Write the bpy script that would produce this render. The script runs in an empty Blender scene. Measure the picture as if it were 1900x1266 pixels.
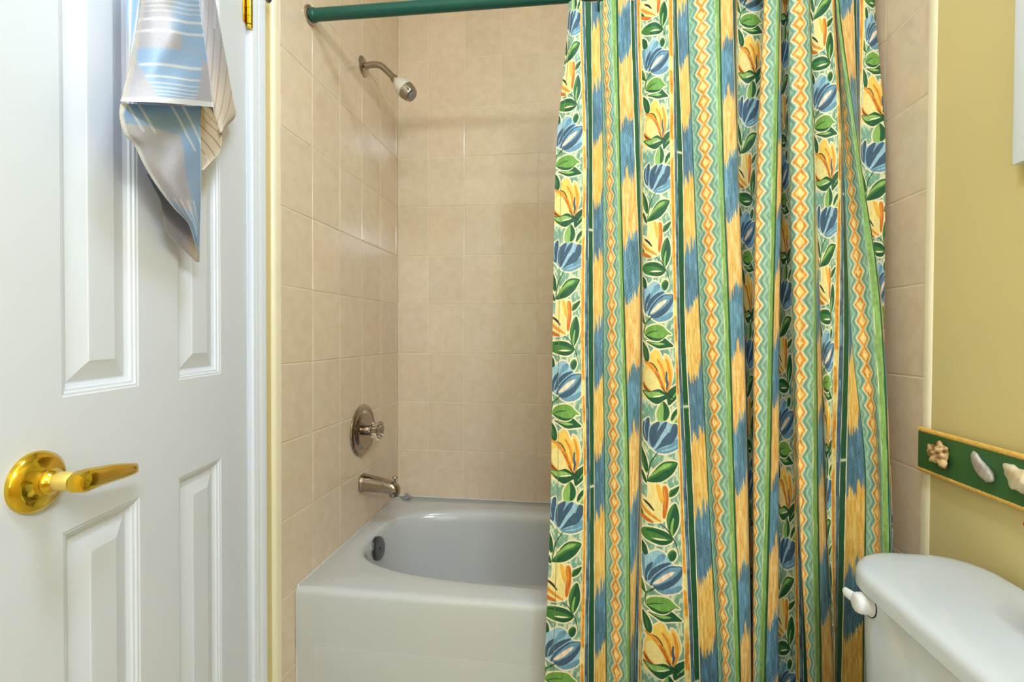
import bpy, bmesh, math, random
import numpy as np
from mathutils import Vector, Matrix

random.seed(7)
rng = np.random.default_rng(11)
SC = bpy.context.scene
COL = SC.collection

# ------------------------------------------------------------------ camera
CAM = np.array([0.770, -1.924, 1.115])
F_PX, PP_X, PITCH, YAW, ROLL = 867.41, 967.03, -0.01358, 0.12407, 0.004384
_fw = np.array([-math.sin(YAW)*math.cos(PITCH), math.cos(YAW)*math.cos(PITCH), math.sin(PITCH)])
_rt = np.array([math.cos(YAW), math.sin(YAW), 0.0])
_up = np.cross(_rt, _fw)
RT = math.cos(ROLL)*_rt + math.sin(ROLL)*_up
UP = -math.sin(ROLL)*_rt + math.cos(ROLL)*_up
FW = _fw
cam_data = bpy.data.cameras.new('camera')
cam_data.sensor_width = 36.0
cam_data.lens = F_PX*36.0/1900.0
cam_data.shift_x = -(PP_X-950.0)/1900.0
cam_data.clip_start = 0.02
cam_ob = bpy.data.objects.new('camera', cam_data)
M = Matrix(((RT[0], UP[0], -FW[0], CAM[0]), (RT[1], UP[1], -FW[1], CAM[1]),
            (RT[2], UP[2], -FW[2], CAM[2]), (0, 0, 0, 1)))
cam_ob.matrix_world = M
COL.objects.link(cam_ob)
SC.camera = cam_ob

SC.view_settings.view_transform = 'Standard'
SC.view_settings.look = 'None'
SC.view_settings.gamma = 1.0
SC.view_settings.use_curve_mapping = False
SC.view_settings.exposure = 0.0

# ------------------------------------------------------------------ world and lights
world = bpy.data.worlds.new('world')
SC.world = world
world.use_nodes = True
world.node_tree.nodes['Background'].inputs['Color'].default_value = (0.8, 0.9, 1.0, 1)
world.node_tree.nodes['Background'].inputs['Strength'].default_value = 0.25

def lamp(name, kind, loc, energy, color, size=0.1, rot=(0, 0, 0), size_y=None):
    d = bpy.data.lights.new(name, kind)
    d.energy = energy
    d.color = color
    if kind == 'AREA':
        d.shape = 'DISK' if size_y is None else 'RECTANGLE'
        d.size = size
        if size_y: d.size_y = size_y
    else:
        d.shadow_soft_size = size
    o = bpy.data.objects.new(name, d)
    o.location = loc
    o.rotation_euler = rot
    COL.objects.link(o)
    return o

# ceiling fixture over the middle of the room, cool white
lamp('ceiling_lamp', 'AREA', (0.80, -1.50, 2.545), 13.0, (0.66, 0.82, 1.0), 0.34)
# bulbs of the vanity bar on the right wall behind the camera, warm white
for k in range(4):
    lamp('vanity_bulb', 'POINT', (1.40, -2.36-0.17*k, 2.06), 6.5, (0.76, 0.88, 1.0), 0.045)
# long opal diffuser below the bulbs, facing the door
lamp('vanity_diffuser', 'AREA', (1.455, -2.615, 2.06), 22.0, (0.70, 0.84, 1.0), 0.10, (0, math.radians(90), 0), 0.72)
# daylight through the frosted window in the wall behind the camera
lamp('window_daylight', 'AREA', (1.05, -3.16, 1.45), 7.0, (0.66, 0.82, 1.0), 0.7, (math.radians(90), 0, 0), 1.0)

# ------------------------------------------------------------------ helpers
def srgb(r, g, b):
    def f(c):
        c = c/255.0
        return c/12.92 if c <= 0.04045 else ((c+0.055)/1.055)**2.4
    return (f(r), f(g), f(b), 1.0)

def srgb_np(a):
    a = np.asarray(a, dtype=np.float64)/255.0
    return np.where(a <= 0.04045, a/12.92, ((a+0.055)/1.055)**2.4)

def mat(name, color=(0.8, 0.8, 0.8, 1), rough=0.5, metal=0.0, noise=0.0, scale=20.0, bump=0.0,
        bump_scale=None, spec=0.5, trans=0.0, coat=0.0, attr=None, ior=None, stretch=None, bump_dist=0.002):
    m = bpy.data.materials.new(name)
    m.use_nodes = True
    nt = m.node_tree
    p = nt.nodes['Principled BSDF']
    p.inputs['Base Color'].default_value = color
    p.inputs['Roughness'].default_value = rough
    p.inputs['Metallic'].default_value = metal
    p.inputs['Specular IOR Level'].default_value = spec
    p.inputs['Transmission Weight'].default_value = trans
    p.inputs['Coat Weight'].default_value = coat
    if ior: p.inputs['IOR'].default_value = ior
    tc = nt.nodes.new('ShaderNodeTexCoord')
    vec = tc.outputs['Object']
    if stretch:
        mp = nt.nodes.new('ShaderNodeMapping')
        mp.inputs['Scale'].default_value = stretch
        nt.links.new(vec, mp.inputs['Vector'])
        vec = mp.outputs['Vector']
    src = None
    if attr:
        at = nt.nodes.new('ShaderNodeAttribute')
        at.attribute_name = attr
        src = at.outputs['Color']
        nt.links.new(src, p.inputs['Base Color'])
    if noise > 0:
        nz = nt.nodes.new('ShaderNodeTexNoise')
        nz.inputs['Scale'].default_value = scale
        nz.inputs['Detail'].default_value = 6
        nt.links.new(vec, nz.inputs['Vector'])
        rp = nt.nodes.new('ShaderNodeMapRange')
        rp.inputs['From Min'].default_value = 0.3
        rp.inputs['From Max'].default_value = 0.7
        rp.inputs['To Min'].default_value = 1-noise
        rp.inputs['To Max'].default_value = 1+noise
        nt.links.new(nz.outputs['Fac'], rp.inputs['Value'])
        mx = nt.nodes.new('ShaderNodeVectorMath')
        mx.operation = 'SCALE'
        if src: nt.links.new(src, mx.inputs[0])
        else: mx.inputs[0].default_value = color[:3]
        nt.links.new(rp.outputs['Result'], mx.inputs['Scale'])
        nt.links.new(mx.outputs['Vector'], p.inputs['Base Color'])
    if bump > 0:
        nb = nt.nodes.new('ShaderNodeTexNoise')
        nb.inputs['Scale'].default_value = bump_scale or scale
        nb.inputs['Detail'].default_value = 4
        nt.links.new(vec, nb.inputs['Vector'])
        b = nt.nodes.new('ShaderNodeBump')
        b.inputs['Strength'].default_value = bump
        b.inputs['Distance'].default_value = bump_dist
        nt.links.new(nb.outputs['Fac'], b.inputs['Height'])
        nt.links.new(b.outputs['Normal'], p.inputs['Normal'])
    return m

def obj(name, verts, faces, m, parent=None, smooth=True, kind=None, auto=None):
    me = bpy.data.meshes.new(name)
    me.from_pydata([tuple(map(float, v)) for v in verts], [], [tuple(map(int, f)) for f in faces])
    me.validate()
    me.update()
    return obj_me(name, me, m, parent, smooth, kind, auto)

def obj_me(name, me, m, parent=None, smooth=True, kind=None, auto=None):
    if m: me.materials.append(m)
    if smooth:
        me.polygons.foreach_set('use_smooth', [True]*len(me.polygons))
        if auto is not None: me.set_sharp_from_angle(angle=math.radians(auto))
    o = bpy.data.objects.new(name, me)
    COL.objects.link(o)
    if parent:
        o.parent = parent
        o.matrix_parent_inverse = parent.matrix_world.inverted()
    if kind: o['kind'] = kind
    return o

def empty(name, loc=(0, 0, 0)):
    o = bpy.data.objects.new(name, None)
    o.location = loc
    o.empty_display_size = 0.05
    COL.objects.link(o)
    o.matrix_world = Matrix.Translation(loc)
    return o

def tag(o, label=None, cat=None, group=None, kind=None):
    if label: o['label'] = label
    if cat: o['category'] = cat
    if group: o['group'] = group
    if kind: o['kind'] = kind
    return o

class MB:
    """collects verts and faces of one mesh"""
    def __init__(s): s.v = []; s.f = []
    def add(s, v, f):
        n = len(s.v)
        s.v += [tuple(p) for p in v]
        s.f += [tuple(i+n for i in q) for q in f]
        return s
    def box(s, a, b, bev=0.0):
        bm = bmesh.new()
        bmesh.ops.create_cube(bm, size=1.0)
        for v in bm.verts:
            v.co = Vector([a[i]+(v.co[i]+0.5)*(b[i]-a[i]) for i in range(3)])
        if bev > 0:
            bmesh.ops.bevel(bm, geom=bm.edges[:], offset=bev, segments=3, profile=0.6, affect='EDGES')
        return s.bm(bm)
    def bm(s, bm):
        bm.verts.index_update()
        s.add([v.co[:] for v in bm.verts], [[v.index for v in f.verts] for f in bm.faces])
        bm.free()
        return s
    def rings(s, rings, close=True, cap0=False, cap1=False):
        n = len(rings[0])
        v = [p for r in rings for p in r]
        f = []
        for i in range(len(rings)-1):
            for j in range(n if close else n-1):
                k = (j+1) % n
                f.append((i*n+j, i*n+k, (i+1)*n+k, (i+1)*n+j))
        if cap0: f.append(tuple(reversed(range(n))))
        if cap1: f.append(tuple(range((len(rings)-1)*n, len(rings)*n)))
        return s.add(v, f)
    def lathe(s, prof, origin, axis, n=40, cap0=False, cap1=False, mod=None):
        """prof: (distance along the axis, radius)"""
        ax = Vector(axis).normalized()
        u = ax.orthogonal().normalized()
        w = ax.cross(u)
        R = []
        for d, r in prof:
            ring = []
            for j in range(n):
                a = 2*math.pi*j/n
                rr = r*(mod(a, d) if mod else 1)
                ring.append(Vector(origin)+ax*d+(u*math.cos(a)+w*math.sin(a))*rr)
            R.append(ring)
        return s.rings(R, True, cap0, cap1)
    def tube(s, pts, rad, n=16, caps=True, flat=None):
        pts = [Vector(p) for p in pts]
        if not hasattr(rad, '__len__'): rad = [rad]*len(pts)
        R = []
        prev = None
        for i, p in enumerate(pts):
            t = (pts[min(i+1, len(pts)-1)]-pts[max(i-1, 0)]).normalized()
            if prev is None: u = t.orthogonal().normalized()
            else: u = (prev-t*prev.dot(t)).normalized()
            prev = u
            w = t.cross(u)
            R.append([p+(u*math.cos(2*math.pi*j/n)+w*math.sin(2*math.pi*j/n))*rad[i] for j in range(n)])
        return s.rings(R, True, caps, caps)
    def build(s, name, m, parent=None, smooth=True, auto=40, kind=None):
        return obj(name, s.v, s.f, m, parent, smooth, kind, auto)

def catmull(pts, n, closed=False):
    P = np.asarray(pts, float)
    k = len(P)
    out = []
    segs = k if closed else k-1
    for i in range(segs):
        p1 = P[i]; p2 = P[(i+1) % k]
        p0 = P[(i-1) % k] if (closed or i > 0) else 2*p1-p2
        p3 = P[(i+2) % k] if (closed or i+2 < k) else 2*p2-p1
        for t in np.linspace(0, 1, n, endpoint=False):
            out.append(0.5*((2*p1)+(-p0+p2)*t+(2*p0-5*p1+4*p2-p3)*t*t+(-p0+3*p1-3*p2+p3)*t**3))
    if not closed: out.append(P[-1])
    return np.array(out)

def ray(px, py):
    return FW+RT*(px-PP_X)/F_PX-UP*(py-633.0)/F_PX

def on_plane(px, py, P, n):
    v = ray(px, py)
    t = np.dot(np.asarray(P)-CAM, n)/np.dot(v, n)
    return CAM+t*v

def add_attr(o, cols):
    at = o.data.color_attributes.new('col', 'FLOAT_COLOR', 'POINT')
    c = np.ones((len(o.data.vertices), 4), np.float32)
    c[:, :3] = cols
    at.data.foreach_set('color', c.ravel())

# ------------------------------------------------------------------ materials
M_paint = mat('yellow_wall_paint', srgb(228, 208, 148), 0.42, noise=0.015, scale=4, bump=0.08, bump_scale=160)
M_white_paint = mat('white_door_paint', srgb(226, 229, 237), 0.38, bump=0.22, bump_scale=1.0, stretch=(180, 180, 14), bump_dist=0.0006)
M_trim_paint = mat('white_trim_paint', srgb(230, 233, 240), 0.32)
M_ceiling = mat('ceiling_paint', srgb(238, 237, 232), 0.8, bump=0.1, bump_scale=120)
M_floor = mat('floor_tile', srgb(196, 180, 150), 0.35, noise=0.08, scale=6)
M_grout = mat('grout', srgb(232, 214, 184), 0.75, noise=0.03, scale=40)
M_bull = mat('bullnose_tile', srgb(250, 237, 205), 0.22, noise=0.02, scale=10)
M_porc = mat('white_porcelain', srgb(218, 222, 231), 0.10, coat=0.4)
M_tub = mat('tub_enamel', srgb(206, 206, 205), 0.13, coat=0.3)
M_chrome = mat('chrome', srgb(170, 158, 146), 0.13, metal=1.0)
M_chrome_dark = mat('dark_chrome', srgb(120, 120, 122), 0.2, metal=1.0)
M_brass = mat('polished_brass', srgb(224, 186, 60), 0.11, metal=1.0)
M_brass_pale = mat('pale_worn_brass', srgb(226, 200, 112), 0.45, metal=0.5)
M_plastic_white = mat('ivory_plastic', srgb(226, 218, 204), 0.25)
M_rod = mat('green_plastic_sleeve', srgb(12, 82, 70), 0.30)
M_ring = mat('green_ring_plastic', srgb(16, 70, 62), 0.3)
M_clear = mat('clear_acrylic', srgb(250, 246, 240), 0.05, trans=1.0, ior=1.46)
M_grey_rubber = mat('grey_rubber', srgb(150, 148, 152), 0.4)
M_black = mat('black_metal', srgb(30, 30, 32), 0.4)
M_dark = mat('dark_groove', srgb(70, 70, 70), 0.6)
M_caulk = mat('white_caulk', srgb(224, 222, 214), 0.5)

def tile_material():
    m = bpy.data.materials.new('beige_marbled_tile')
    m.use_nodes = True
    nt = m.node_tree
    p = nt.nodes['Principled BSDF']
    p.inputs['Roughness'].default_value = 0.13
    at = nt.nodes.new('ShaderNodeAttribute'); at.attribute_name = 'col'
    tc = nt.nodes.new('ShaderNodeTexCoord')
    n1 = nt.nodes.new('ShaderNodeTexNoise')
    n1.inputs['Scale'].default_value = 26; n1.inputs['Detail'].default_value = 9
    n1.inputs['Roughness'].default_value = 0.62; n1.inputs['Distortion'].default_value = 0.6
    nt.links.new(tc.outputs['Object'], n1.inputs['Vector'])
    rp = nt.nodes.new('ShaderNodeValToRGB')
    e = rp.color_ramp.elements
    e[0].position = 0.30; e[0].color = srgb(226, 201, 171)
    e[1].position = 0.68; e[1].color = srgb(234, 214, 189)
    nt.links.new(n1.outputs['Fac'], rp.inputs['Fac'])
    mx = nt.nodes.new('ShaderNodeVectorMath'); mx.operation = 'MULTIPLY'
    nt.links.new(rp.outputs['Color'], mx.inputs[0])
    nt.links.new(at.outputs['Color'], mx.inputs[1])
    nt.links.new(mx.outputs['Vector'], p.inputs['Base Color'])
    n2 = nt.nodes.new('ShaderNodeTexNoise'); n2.inputs['Scale'].default_value = 9
    nt.links.new(tc.outputs['Object'], n2.inputs['Vector'])
    b = nt.nodes.new('ShaderNodeBump'); b.inputs['Strength'].default_value = 0.12; b.inputs['Distance'].default_value = 0.004
    nt.links.new(n2.outputs['Fac'], b.inputs['Height'])
    nt.links.new(b.outputs['Normal'], p.inputs['Normal'])
    return m
M_tile = tile_material()

# ------------------------------------------------------------------ room shell
W, YB, HC = 1.52, -3.2, 2.62
DH = 0.05
TP = 0.0078                                  # tiles stand this far proud of the drywall
hinge = np.array([0.0, -0.92, 0.0])
DOOR_W, DOOR_T = 0.61, 0.035
ANG = math.radians(12)
dn = np.array([math.cos(ANG), math.sin(ANG), 0.0])      # door face normal, into the room
dd = np.array([math.sin(ANG), -math.cos(ANG), 0.0])     # from the hinge to the latch edge

obj('floor', [(-1.3, YB-.1, 0), (W+.1, YB-.1, 0), (W+.1, .1, 0), (-1.3, .1, 0)], [(0, 1, 2, 3)], M_floor, kind='structure', smooth=False)
obj('ceiling', [(-1.3, YB-.1, HC), (W+.1, YB-.1, HC), (W+.1, .1, HC), (-1.3, .1, HC)], [(3, 2, 1, 0)], M_ceiling, kind='structure', smooth=False)
y0d, y1d = -0.9165, -0.921-DOOR_W-0.006        # door opening in the left wall
b = MB()
b.box((-DH*2, y0d, 0), (-TP, 0.1, HC)).box((-DH*2, YB, 0), (-TP, y1d, HC)).box((-DH*2, y1d, 2.045), (-TP, y0d, HC))
wall_left = b.build('wall_left', M_paint, smooth=False, kind='structure')
wall_right = MB().box((W+TP-.004, YB, 0), (W+.1, .1, HC)).build('wall_right', M_paint, smooth=False, kind='structure')
wall_back = MB().box((-.1, TP, 0), (W+.1, .1, HC)).build('wall_back', M_paint, smooth=False, kind='structure')
# rear wall with the frosted window opening
b = MB()
b.box((-.1, YB-.1, 0), (0.68, YB, HC)).box((1.42, YB-.1, 0), (W+.1, YB, HC)).box((0.68, YB-.1, 0), (1.42, YB, 0.93)).box((0.68, YB-.1, 1.97), (1.42, YB, HC))
b.build('wall_rear', M_paint, smooth=False, kind='structure')
b = MB()
for (xa, xb, za, zb) in ((0.68, 0.71, 0.93, 1.97), (1.39, 1.42, 0.93, 1.97), (0.71, 1.39, 0.93, 0.96), (0.71, 1.39, 1.94, 1.97), (0.71, 1.39, 1.44, 1.47)):
    b.box((xa, YB-.06, za), (xb, YB+.01, zb))
win = b.build('window_1', M_trim_paint, smooth=False, kind='structure')
MB().box((0.71, YB-.035, 0.96), (1.39, YB-.03, 1.94)).build('frosted_pane', mat('frosted_glass', srgb(235, 240, 245), 0.5, trans=0.6), win, smooth=False)
# hallway wall seen only through the crack of the door
MB().box((-1.25, YB, 0), (-1.2, .1, HC)).build('wall_hallway', M_paint, smooth=False, kind='structure')

# ---- tiled surround: every tile a bevelled slab on a grout bed
TH, TW, GR = 0.2065, 0.1556, 0.0028
def tile_wall(name, parent, us, zs, place, ztop):
    """us: joint positions along the wall (with both ends), zs: joint heights"""
    V = []; Fc = []; Cc = []
    b0, t = 0.0022, 0.0018
    for i in range(len(us)-1):
        for j in range(len(zs)-1):
            ua, ub = us[i]+GR/2, us[i+1]-GR/2
            za, zb = zs[j]+GR/2, zs[j+1]-GR/2
            if ub-ua < .004 or zb-za < .004: continue
            n = len(V)
            tl = rng.normal(0, 0.0011, 2)
            for (d, h) in ((0, 0), (0.0007, t*0.75), (b0, t)):
                for (u, z, su, sz) in ((ua+d, za+d, -1, -1), (ub-d, za+d, 1, -1), (ub-d, zb-d, 1, 1), (ua+d, zb-d, -1, 1)):
                    hh = h+(tl[0]*su+tl[1]*sz)*0.25*(1 if h > 0 else 0)
                    V.append(place(u, z, 0.006+hh))
            for k in range(2):
                for q in range(4):
                    r = (q+1) % 4
                    Fc.append((n+k*4+q, n+k*4+r, n+k*4+4+r, n+k*4+4+q))
            Fc.append((n+8, n+9, n+10, n+11))
            c = np.clip(1+rng.normal(0, 0.018)+rng.normal(0, 0.006, 3), 0.9, 1.06)
            Cc += [c]*12
    o = obj(name, V, Fc, M_tile, parent, smooth=False)
    add_attr(o, np.array(Cc))
    return o
zsL = sorted([0.0]+[1.6537-i*TH for i in range(-4, 8)]+[HC])
zsR = sorted([0.0]+[1.2307-i*TH for i in range(-6, 6)]+[HC])
usL = [-0.797, -0.6509, -0.4953, -0.3397, -0.1841, -0.0285, -0.0005]
usB = [0.0005]+[0.1326+k*TW-0.0 for k in range(0, 9)]+[W-.0005]
usR = [-0.799, -0.652, -0.4964, -0.3408, -0.1852, -0.0296, -0.0005]
tile_wall('tile_surround', wall_left, usL, zsL, lambda u, z, h: (h-TP, u, z), HC)
tile_wall('tile_surround', wall_right, usR, zsR, lambda u, z, h: (W+TP-h, u, z), HC)
tile_wall('tile_surround', wall_back, usB, zsL, lambda u, z, h: (u, TP-h, z), HC)
MB().box((-TP, -.797, 0), (-.001, TP, HC)).build('grout_bed', M_grout, wall_left, smooth=False)
MB().box((W+.001, -.799, 0), (W+TP, TP, HC)).build('grout_bed', M_grout, wall_right, smooth=False)
MB().box((-TP, .001, 0), (W+TP, TP, HC)).build('grout_bed', M_grout, wall_back, smooth=False)
for s, x in ((1, 0.0), (-1, W)):            # pale caulk in the two back corners
    MB().tube([(x+s*.0012, -.0012, 0.432), (x+s*.0012, -.0012, HC)], 0.0036, 8).build('corner_caulk', M_grout, wall_back)
# bullnose edge trims
def bullnose(name, x, s, ya, yb, parent):
    prof = []
    for k in range(9):
        a = math.pi/2*k/8
        prof.append((0.0105*math.sin(a), ya-(0.008-0.008*math.cos(a))*0+0.010*(1-math.sin(a))*0))
    R = []
    pts = [(-TP, yb), (0.0008, yb)] + [(0.0086*math.cos(a)-TP, ya+0.012-0.012*math.sin(a)) for a in np.linspace(0, math.pi/2, 8)]
    zz = [0.0, HC]
    mb = MB()
    for i in range(len(zz)-1):
        ring0 = [(x+s*h, y, zz[i]+0.0008) for h, y in pts]
        ring1 = [(x+s*h, y, zz[i+1]-0.0008) for h, y in pts]
        mb.rings([ring0, ring1], close=True, cap0=True, cap1=True)
    return mb.build(name, M_bull, None, auto=50, kind='structure')
bullnose('trim_1', 0.0, 1, -0.824, -0.7978, wall_left)
bullnose('trim_2', W, -1, -0.818, -0.7998, wall_right)

# door casing on the left wall: moulded profile, hinge side + head + latch side
def casing():
    prof = [(0, 0.0), (0.006, 0.0), (0.011, 0.0035), (0.0125, 0.010), (0.0115, 0.013), (0.0125, 0.016), (0.0135, 0.022), (0.0125, 0.028),
            (0.0140, 0.032), (0.0160, 0.038), (0.0165, 0.046), (0.0145, 0.050), (0.0155, 0.053), (0.0150, 0.060), (0.0, 0.062)]
    mb = MB()
    a, h = y0d+.0025, 2.05
    c, w = y1d-.006, 0.062
    path = [lambda d: (a+d, 0.0), lambda d: (a+d, h+d), lambda d: (c-d, h+d), lambda d: (c-d, 0.0)]
    R = []
    for f in path:
        ring = []
        for hh, d in prof:
            y, z = f(d*0.70)
            ring.append((hh*0.92-TP*(hh == 0), y, z))
        R.append(ring)
    mb.rings(R, close=False)
    return mb.build('trim_3', M_trim_paint, None, auto=35, kind='structure')
casing()
# jamb lining the opening
mb = MB()
mb.box((-.1, y0d, 0), (-.004, y0d+.0035, 2.05)).box((-.1, y1d-.0055, 0), (0, y1d+.0005, 2.05)).box((-.1, y1d, 2.044), (0, y0d, 2.05))
mb.build('trim_4', M_trim_paint, smooth=False, kind='structure')

# ------------------------------------------------------------------ the moulded door, ajar
def door():
    def P(s, z, d): return hinge+dd*s+dn*d+np.array([0, 0, z])
    S0, S1, Z0, Z1 = 0.003, DOOR_W, 0.012, 2.035
    panels = [(0.111, 0.250, 0.22, 0.853), (0.347, 0.485, 0.22, 0.853), (0.111, 0.250, 1.030, 1.925), (0.347, 0.485, 1.030, 1.925)]
    V = []; Fc = []
    def quad(a, b, c, d): 
        n = len(V); V.extend([a, b, c, d]); Fc.append((n, n+1, n+2, n+3))
    ss = [S0, 0.111, 0.250, 0.347, 0.485, S1]
    zs = [Z0, 0.22, 0.853, 1.030, 1.925, Z1]
    holes = {(1, 1), (3, 1), (1, 3), (3, 3)}
    for i in range(5):
        for j in range(5):
            if (i, j) in holes: continue
            quad(P(ss[i], zs[j], 0), P(ss[i], zs[j+1], 0), P(ss[i+1], zs[j+1], 0), P(ss[i+1], zs[j], 0))
    prof = [(0, 0), (0.002, -0.0012), (0.005, -0.0016), (0.0065, -0.0040), (0.010, -0.0048), (0.0115, -0.0078), (0.0145, -0.0095), (0.0165, -0.0105),
            (0.0185, -0.0105), (0.044, -0.0030), (0.0455, -0.0022), (0.0475, -0.0020)]
    for (sa, sb, za, zb) in panels:
        prev = None
        for (w, d) in prof:
            cur = [P(sa+w, za+w, d), P(sa+w, zb-w, d), P(sb-w, zb-w, d), P(sb-w, za+w, d)]
            if prev:
                for q in range(4):
                    r = (q+1) % 4
                    quad(prev[q], prev[r], cur[r], cur[q])
            prev = cur
        quad(*prev)
    # back and edges
    T = -DOOR_T
    quad(P(S0, Z0, T), P(S1, Z0, T), P(S1, Z1, T), P(S0, Z1, T))
    quad(P(S0, Z0, 0), P(S0, Z0, T), P(S0, Z1, T), P(S0, Z1, 0))
    quad(P(S1, Z0, T), P(S1, Z0, 0), P(S1, Z1, 0), P(S1, Z1, T))
    quad(P(S0, Z1, 0), P(S0, Z1, T), P(S1, Z1, T), P(S1, Z1, 0))
    quad(P(S0, Z0, T), P(S0, Z0, 0), P(S1, Z0, 0), P(S1, Z0, T))
    o = obj('door_1', V, Fc, M_white_paint, None, smooth=False, kind='structure')
    # lever handle
    c = P(0.523, 0.932, 0)
    rose = MB().lathe([(0, .0375), (.003, .0375), (.006, .0365), (.0085, .033), (.0105, .031), (.0115, .0285), (.013, .020), (.017, .0155), (.0185, .0160), (.021, .0155), (.024, .0125), (.026, .0115)],
                      c, dn, 56, cap1=True).build('handle_rose', M_brass, o)
    tag(rose, 'round polished brass rose')
    neck = MB().lathe([(.025, .0105), (.028, .0118), (.043, .0118), (.045, .0105)], c, dn, 32, cap0=True, cap1=True).build('handle_neck', M_brass_pale, o)
    tag(neck, 'pale worn collar of the lever')
    # lever: lofted, thick at the hub, flat and thin at the tip, towards the hinge
    R = []
    N = 24
    path = [(-0.0145, 0.056, 0.0, 0.004, 0.004), (-0.013, 0.056, 0.0, 0.0105, 0.0100), (-0.004, 0.056, 0.0, 0.0138, 0.0128), (0.008, 0.056, 0.0, 0.0138, 0.0118), (0.02, 0.056, -0.001, 0.0128, 0.0100),
            (0.040, 0.055, -0.003, 0.0122, 0.0085), (0.06, 0.053, -0.006, 0.0112, 0.0072), (0.08, 0.050, -0.0095, 0.0098, 0.0062), (0.094, 0.047, -0.012, 0.0086, 0.0055), (0.101, 0.0455, -0.013, 0.0078, 0.0048), (0.1035, 0.045, -0.0135, 0.0060, 0.0028)]
    for (l, st, dz, hh, ww) in path:
        ring = []
        for k in range(N):
            a = 2*math.pi*k/N
            ca, sa = math.cos(a), math.sin(a)
            ca = math.copysign(abs(ca)**0.75, ca); sa = math.copysign(abs(sa)**0.75, sa)
            ring.append(P(0.523-l, 0.932+dz+hh*sa, st+ww*ca))
        R.append(ring)
    MB().rings(R, True, True, True).build('handle_lever', M_brass, o)
    # hinge knuckles
    hz = 1.822
    pin = np.array([0.008, -0.9185, 0])
    kn = MB()
    for k in range(5):
        kn.lathe([(0, .0058), (.0005, .0065), (.0172, .0065), (.0177, .0058)], pin+np.array([0, 0, hz+0.008+k*0.0182]), (0, 0, 1), 20, True, True)
    kn.lathe([(0, .003), (.001, .0065), (.006, .0068), (.0075, .006)], pin+np.array([0, 0, hz-.0005]), (0, 0, 1), 20, True, True)
    kn.add([P(.001, hz+.008, .0012), P(.016, hz+.008, .0012), P(.016, hz+.098, .0012), P(.001, hz+.098, .0012)], [(0, 1, 2, 3)])
    h = kn.build('hinge', M_brass, o)
    tag(h, 'brass butt hinge')
    # hook that the towel hangs on
    MB().tube([P(.235, 1.99, .0), P(.235, 1.985, .03), P(.235, 1.96, .05), P(.235, 1.94, .058), P(.235, 1.935, .075), P(.235, 1.95, .085)], .005, 10).build('towel_hook', M_brass, o)
    return o
DOOR = door()

# hook eye on the casing (only its lower tip is in view)
hk = MB().lathe([(0, .0085), (.003, .009), (.008, .006), (.012, .002)], (.0155, -0.868, 1.924), (1, 0, 0), 20, True, True).build('casing_stud', M_chrome_dark)
tag(hk, 'small round dark metal stud on the white door casing', 'stud')

# ------------------------------------------------------------------ bathtub
def superoval(cx, cy, ax, ay, n, N, p=2.6):
    out = []
    for k in range(N):
        a = 2*math.pi*k/N
        c, s = math.cos(a), math.sin(a)
        out.append((cx+ax*math.copysign(abs(c)**(2/p), c), cy+ay*math.copysign(abs(s)**(2/p), s)))
    return out
def rect_ring(xa, xb, ya, yb, N, rad=0.0):
    """rectangle boundary sampled at the same angles as the oval"""
    cx, cy = (xa+xb)/2, (ya+yb)/2
    hx, hy = (xb-xa)/2, (yb-ya)/2
    out = []
    for k in range(N):
        a = 2*math.pi*k/N
        # angle chosen so corners are hit exactly
        q = (a/(math.pi/2)) % 4
        i = int(q); t = q-i
        th = math.atan2(hy, hx)
        ang = {0: lambda t: t*2*th if False else 0}.get(9, None)
        # piecewise: split every quadrant at the corner
        if i == 0: A = t*2*th if t <= .5 else th+(t-.5)*2*(math.pi/2-th)
        elif i == 1: A = math.pi/2+(t*2*(math.pi/2-th) if t <= .5 else (math.pi/2-th)+(t-.5)*2*th)
        elif i == 2: A = math.pi+(t*2*th if t <= .5 else th+(t-.5)*2*(math.pi/2-th))
        else: A = 1.5*math.pi+(t*2*(math.pi/2-th) if t <= .5 else (math.pi/2-th)+(t-.5)*2*th)
        c, s = math.cos(A), math.sin(A)
        m = min(hx/abs(c) if abs(c) > 1e-9 else 1e9, hy/abs(s) if abs(s) > 1e-9 else 1e9)
        out.append((cx+c*m, cy+s*m))
    return out
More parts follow.
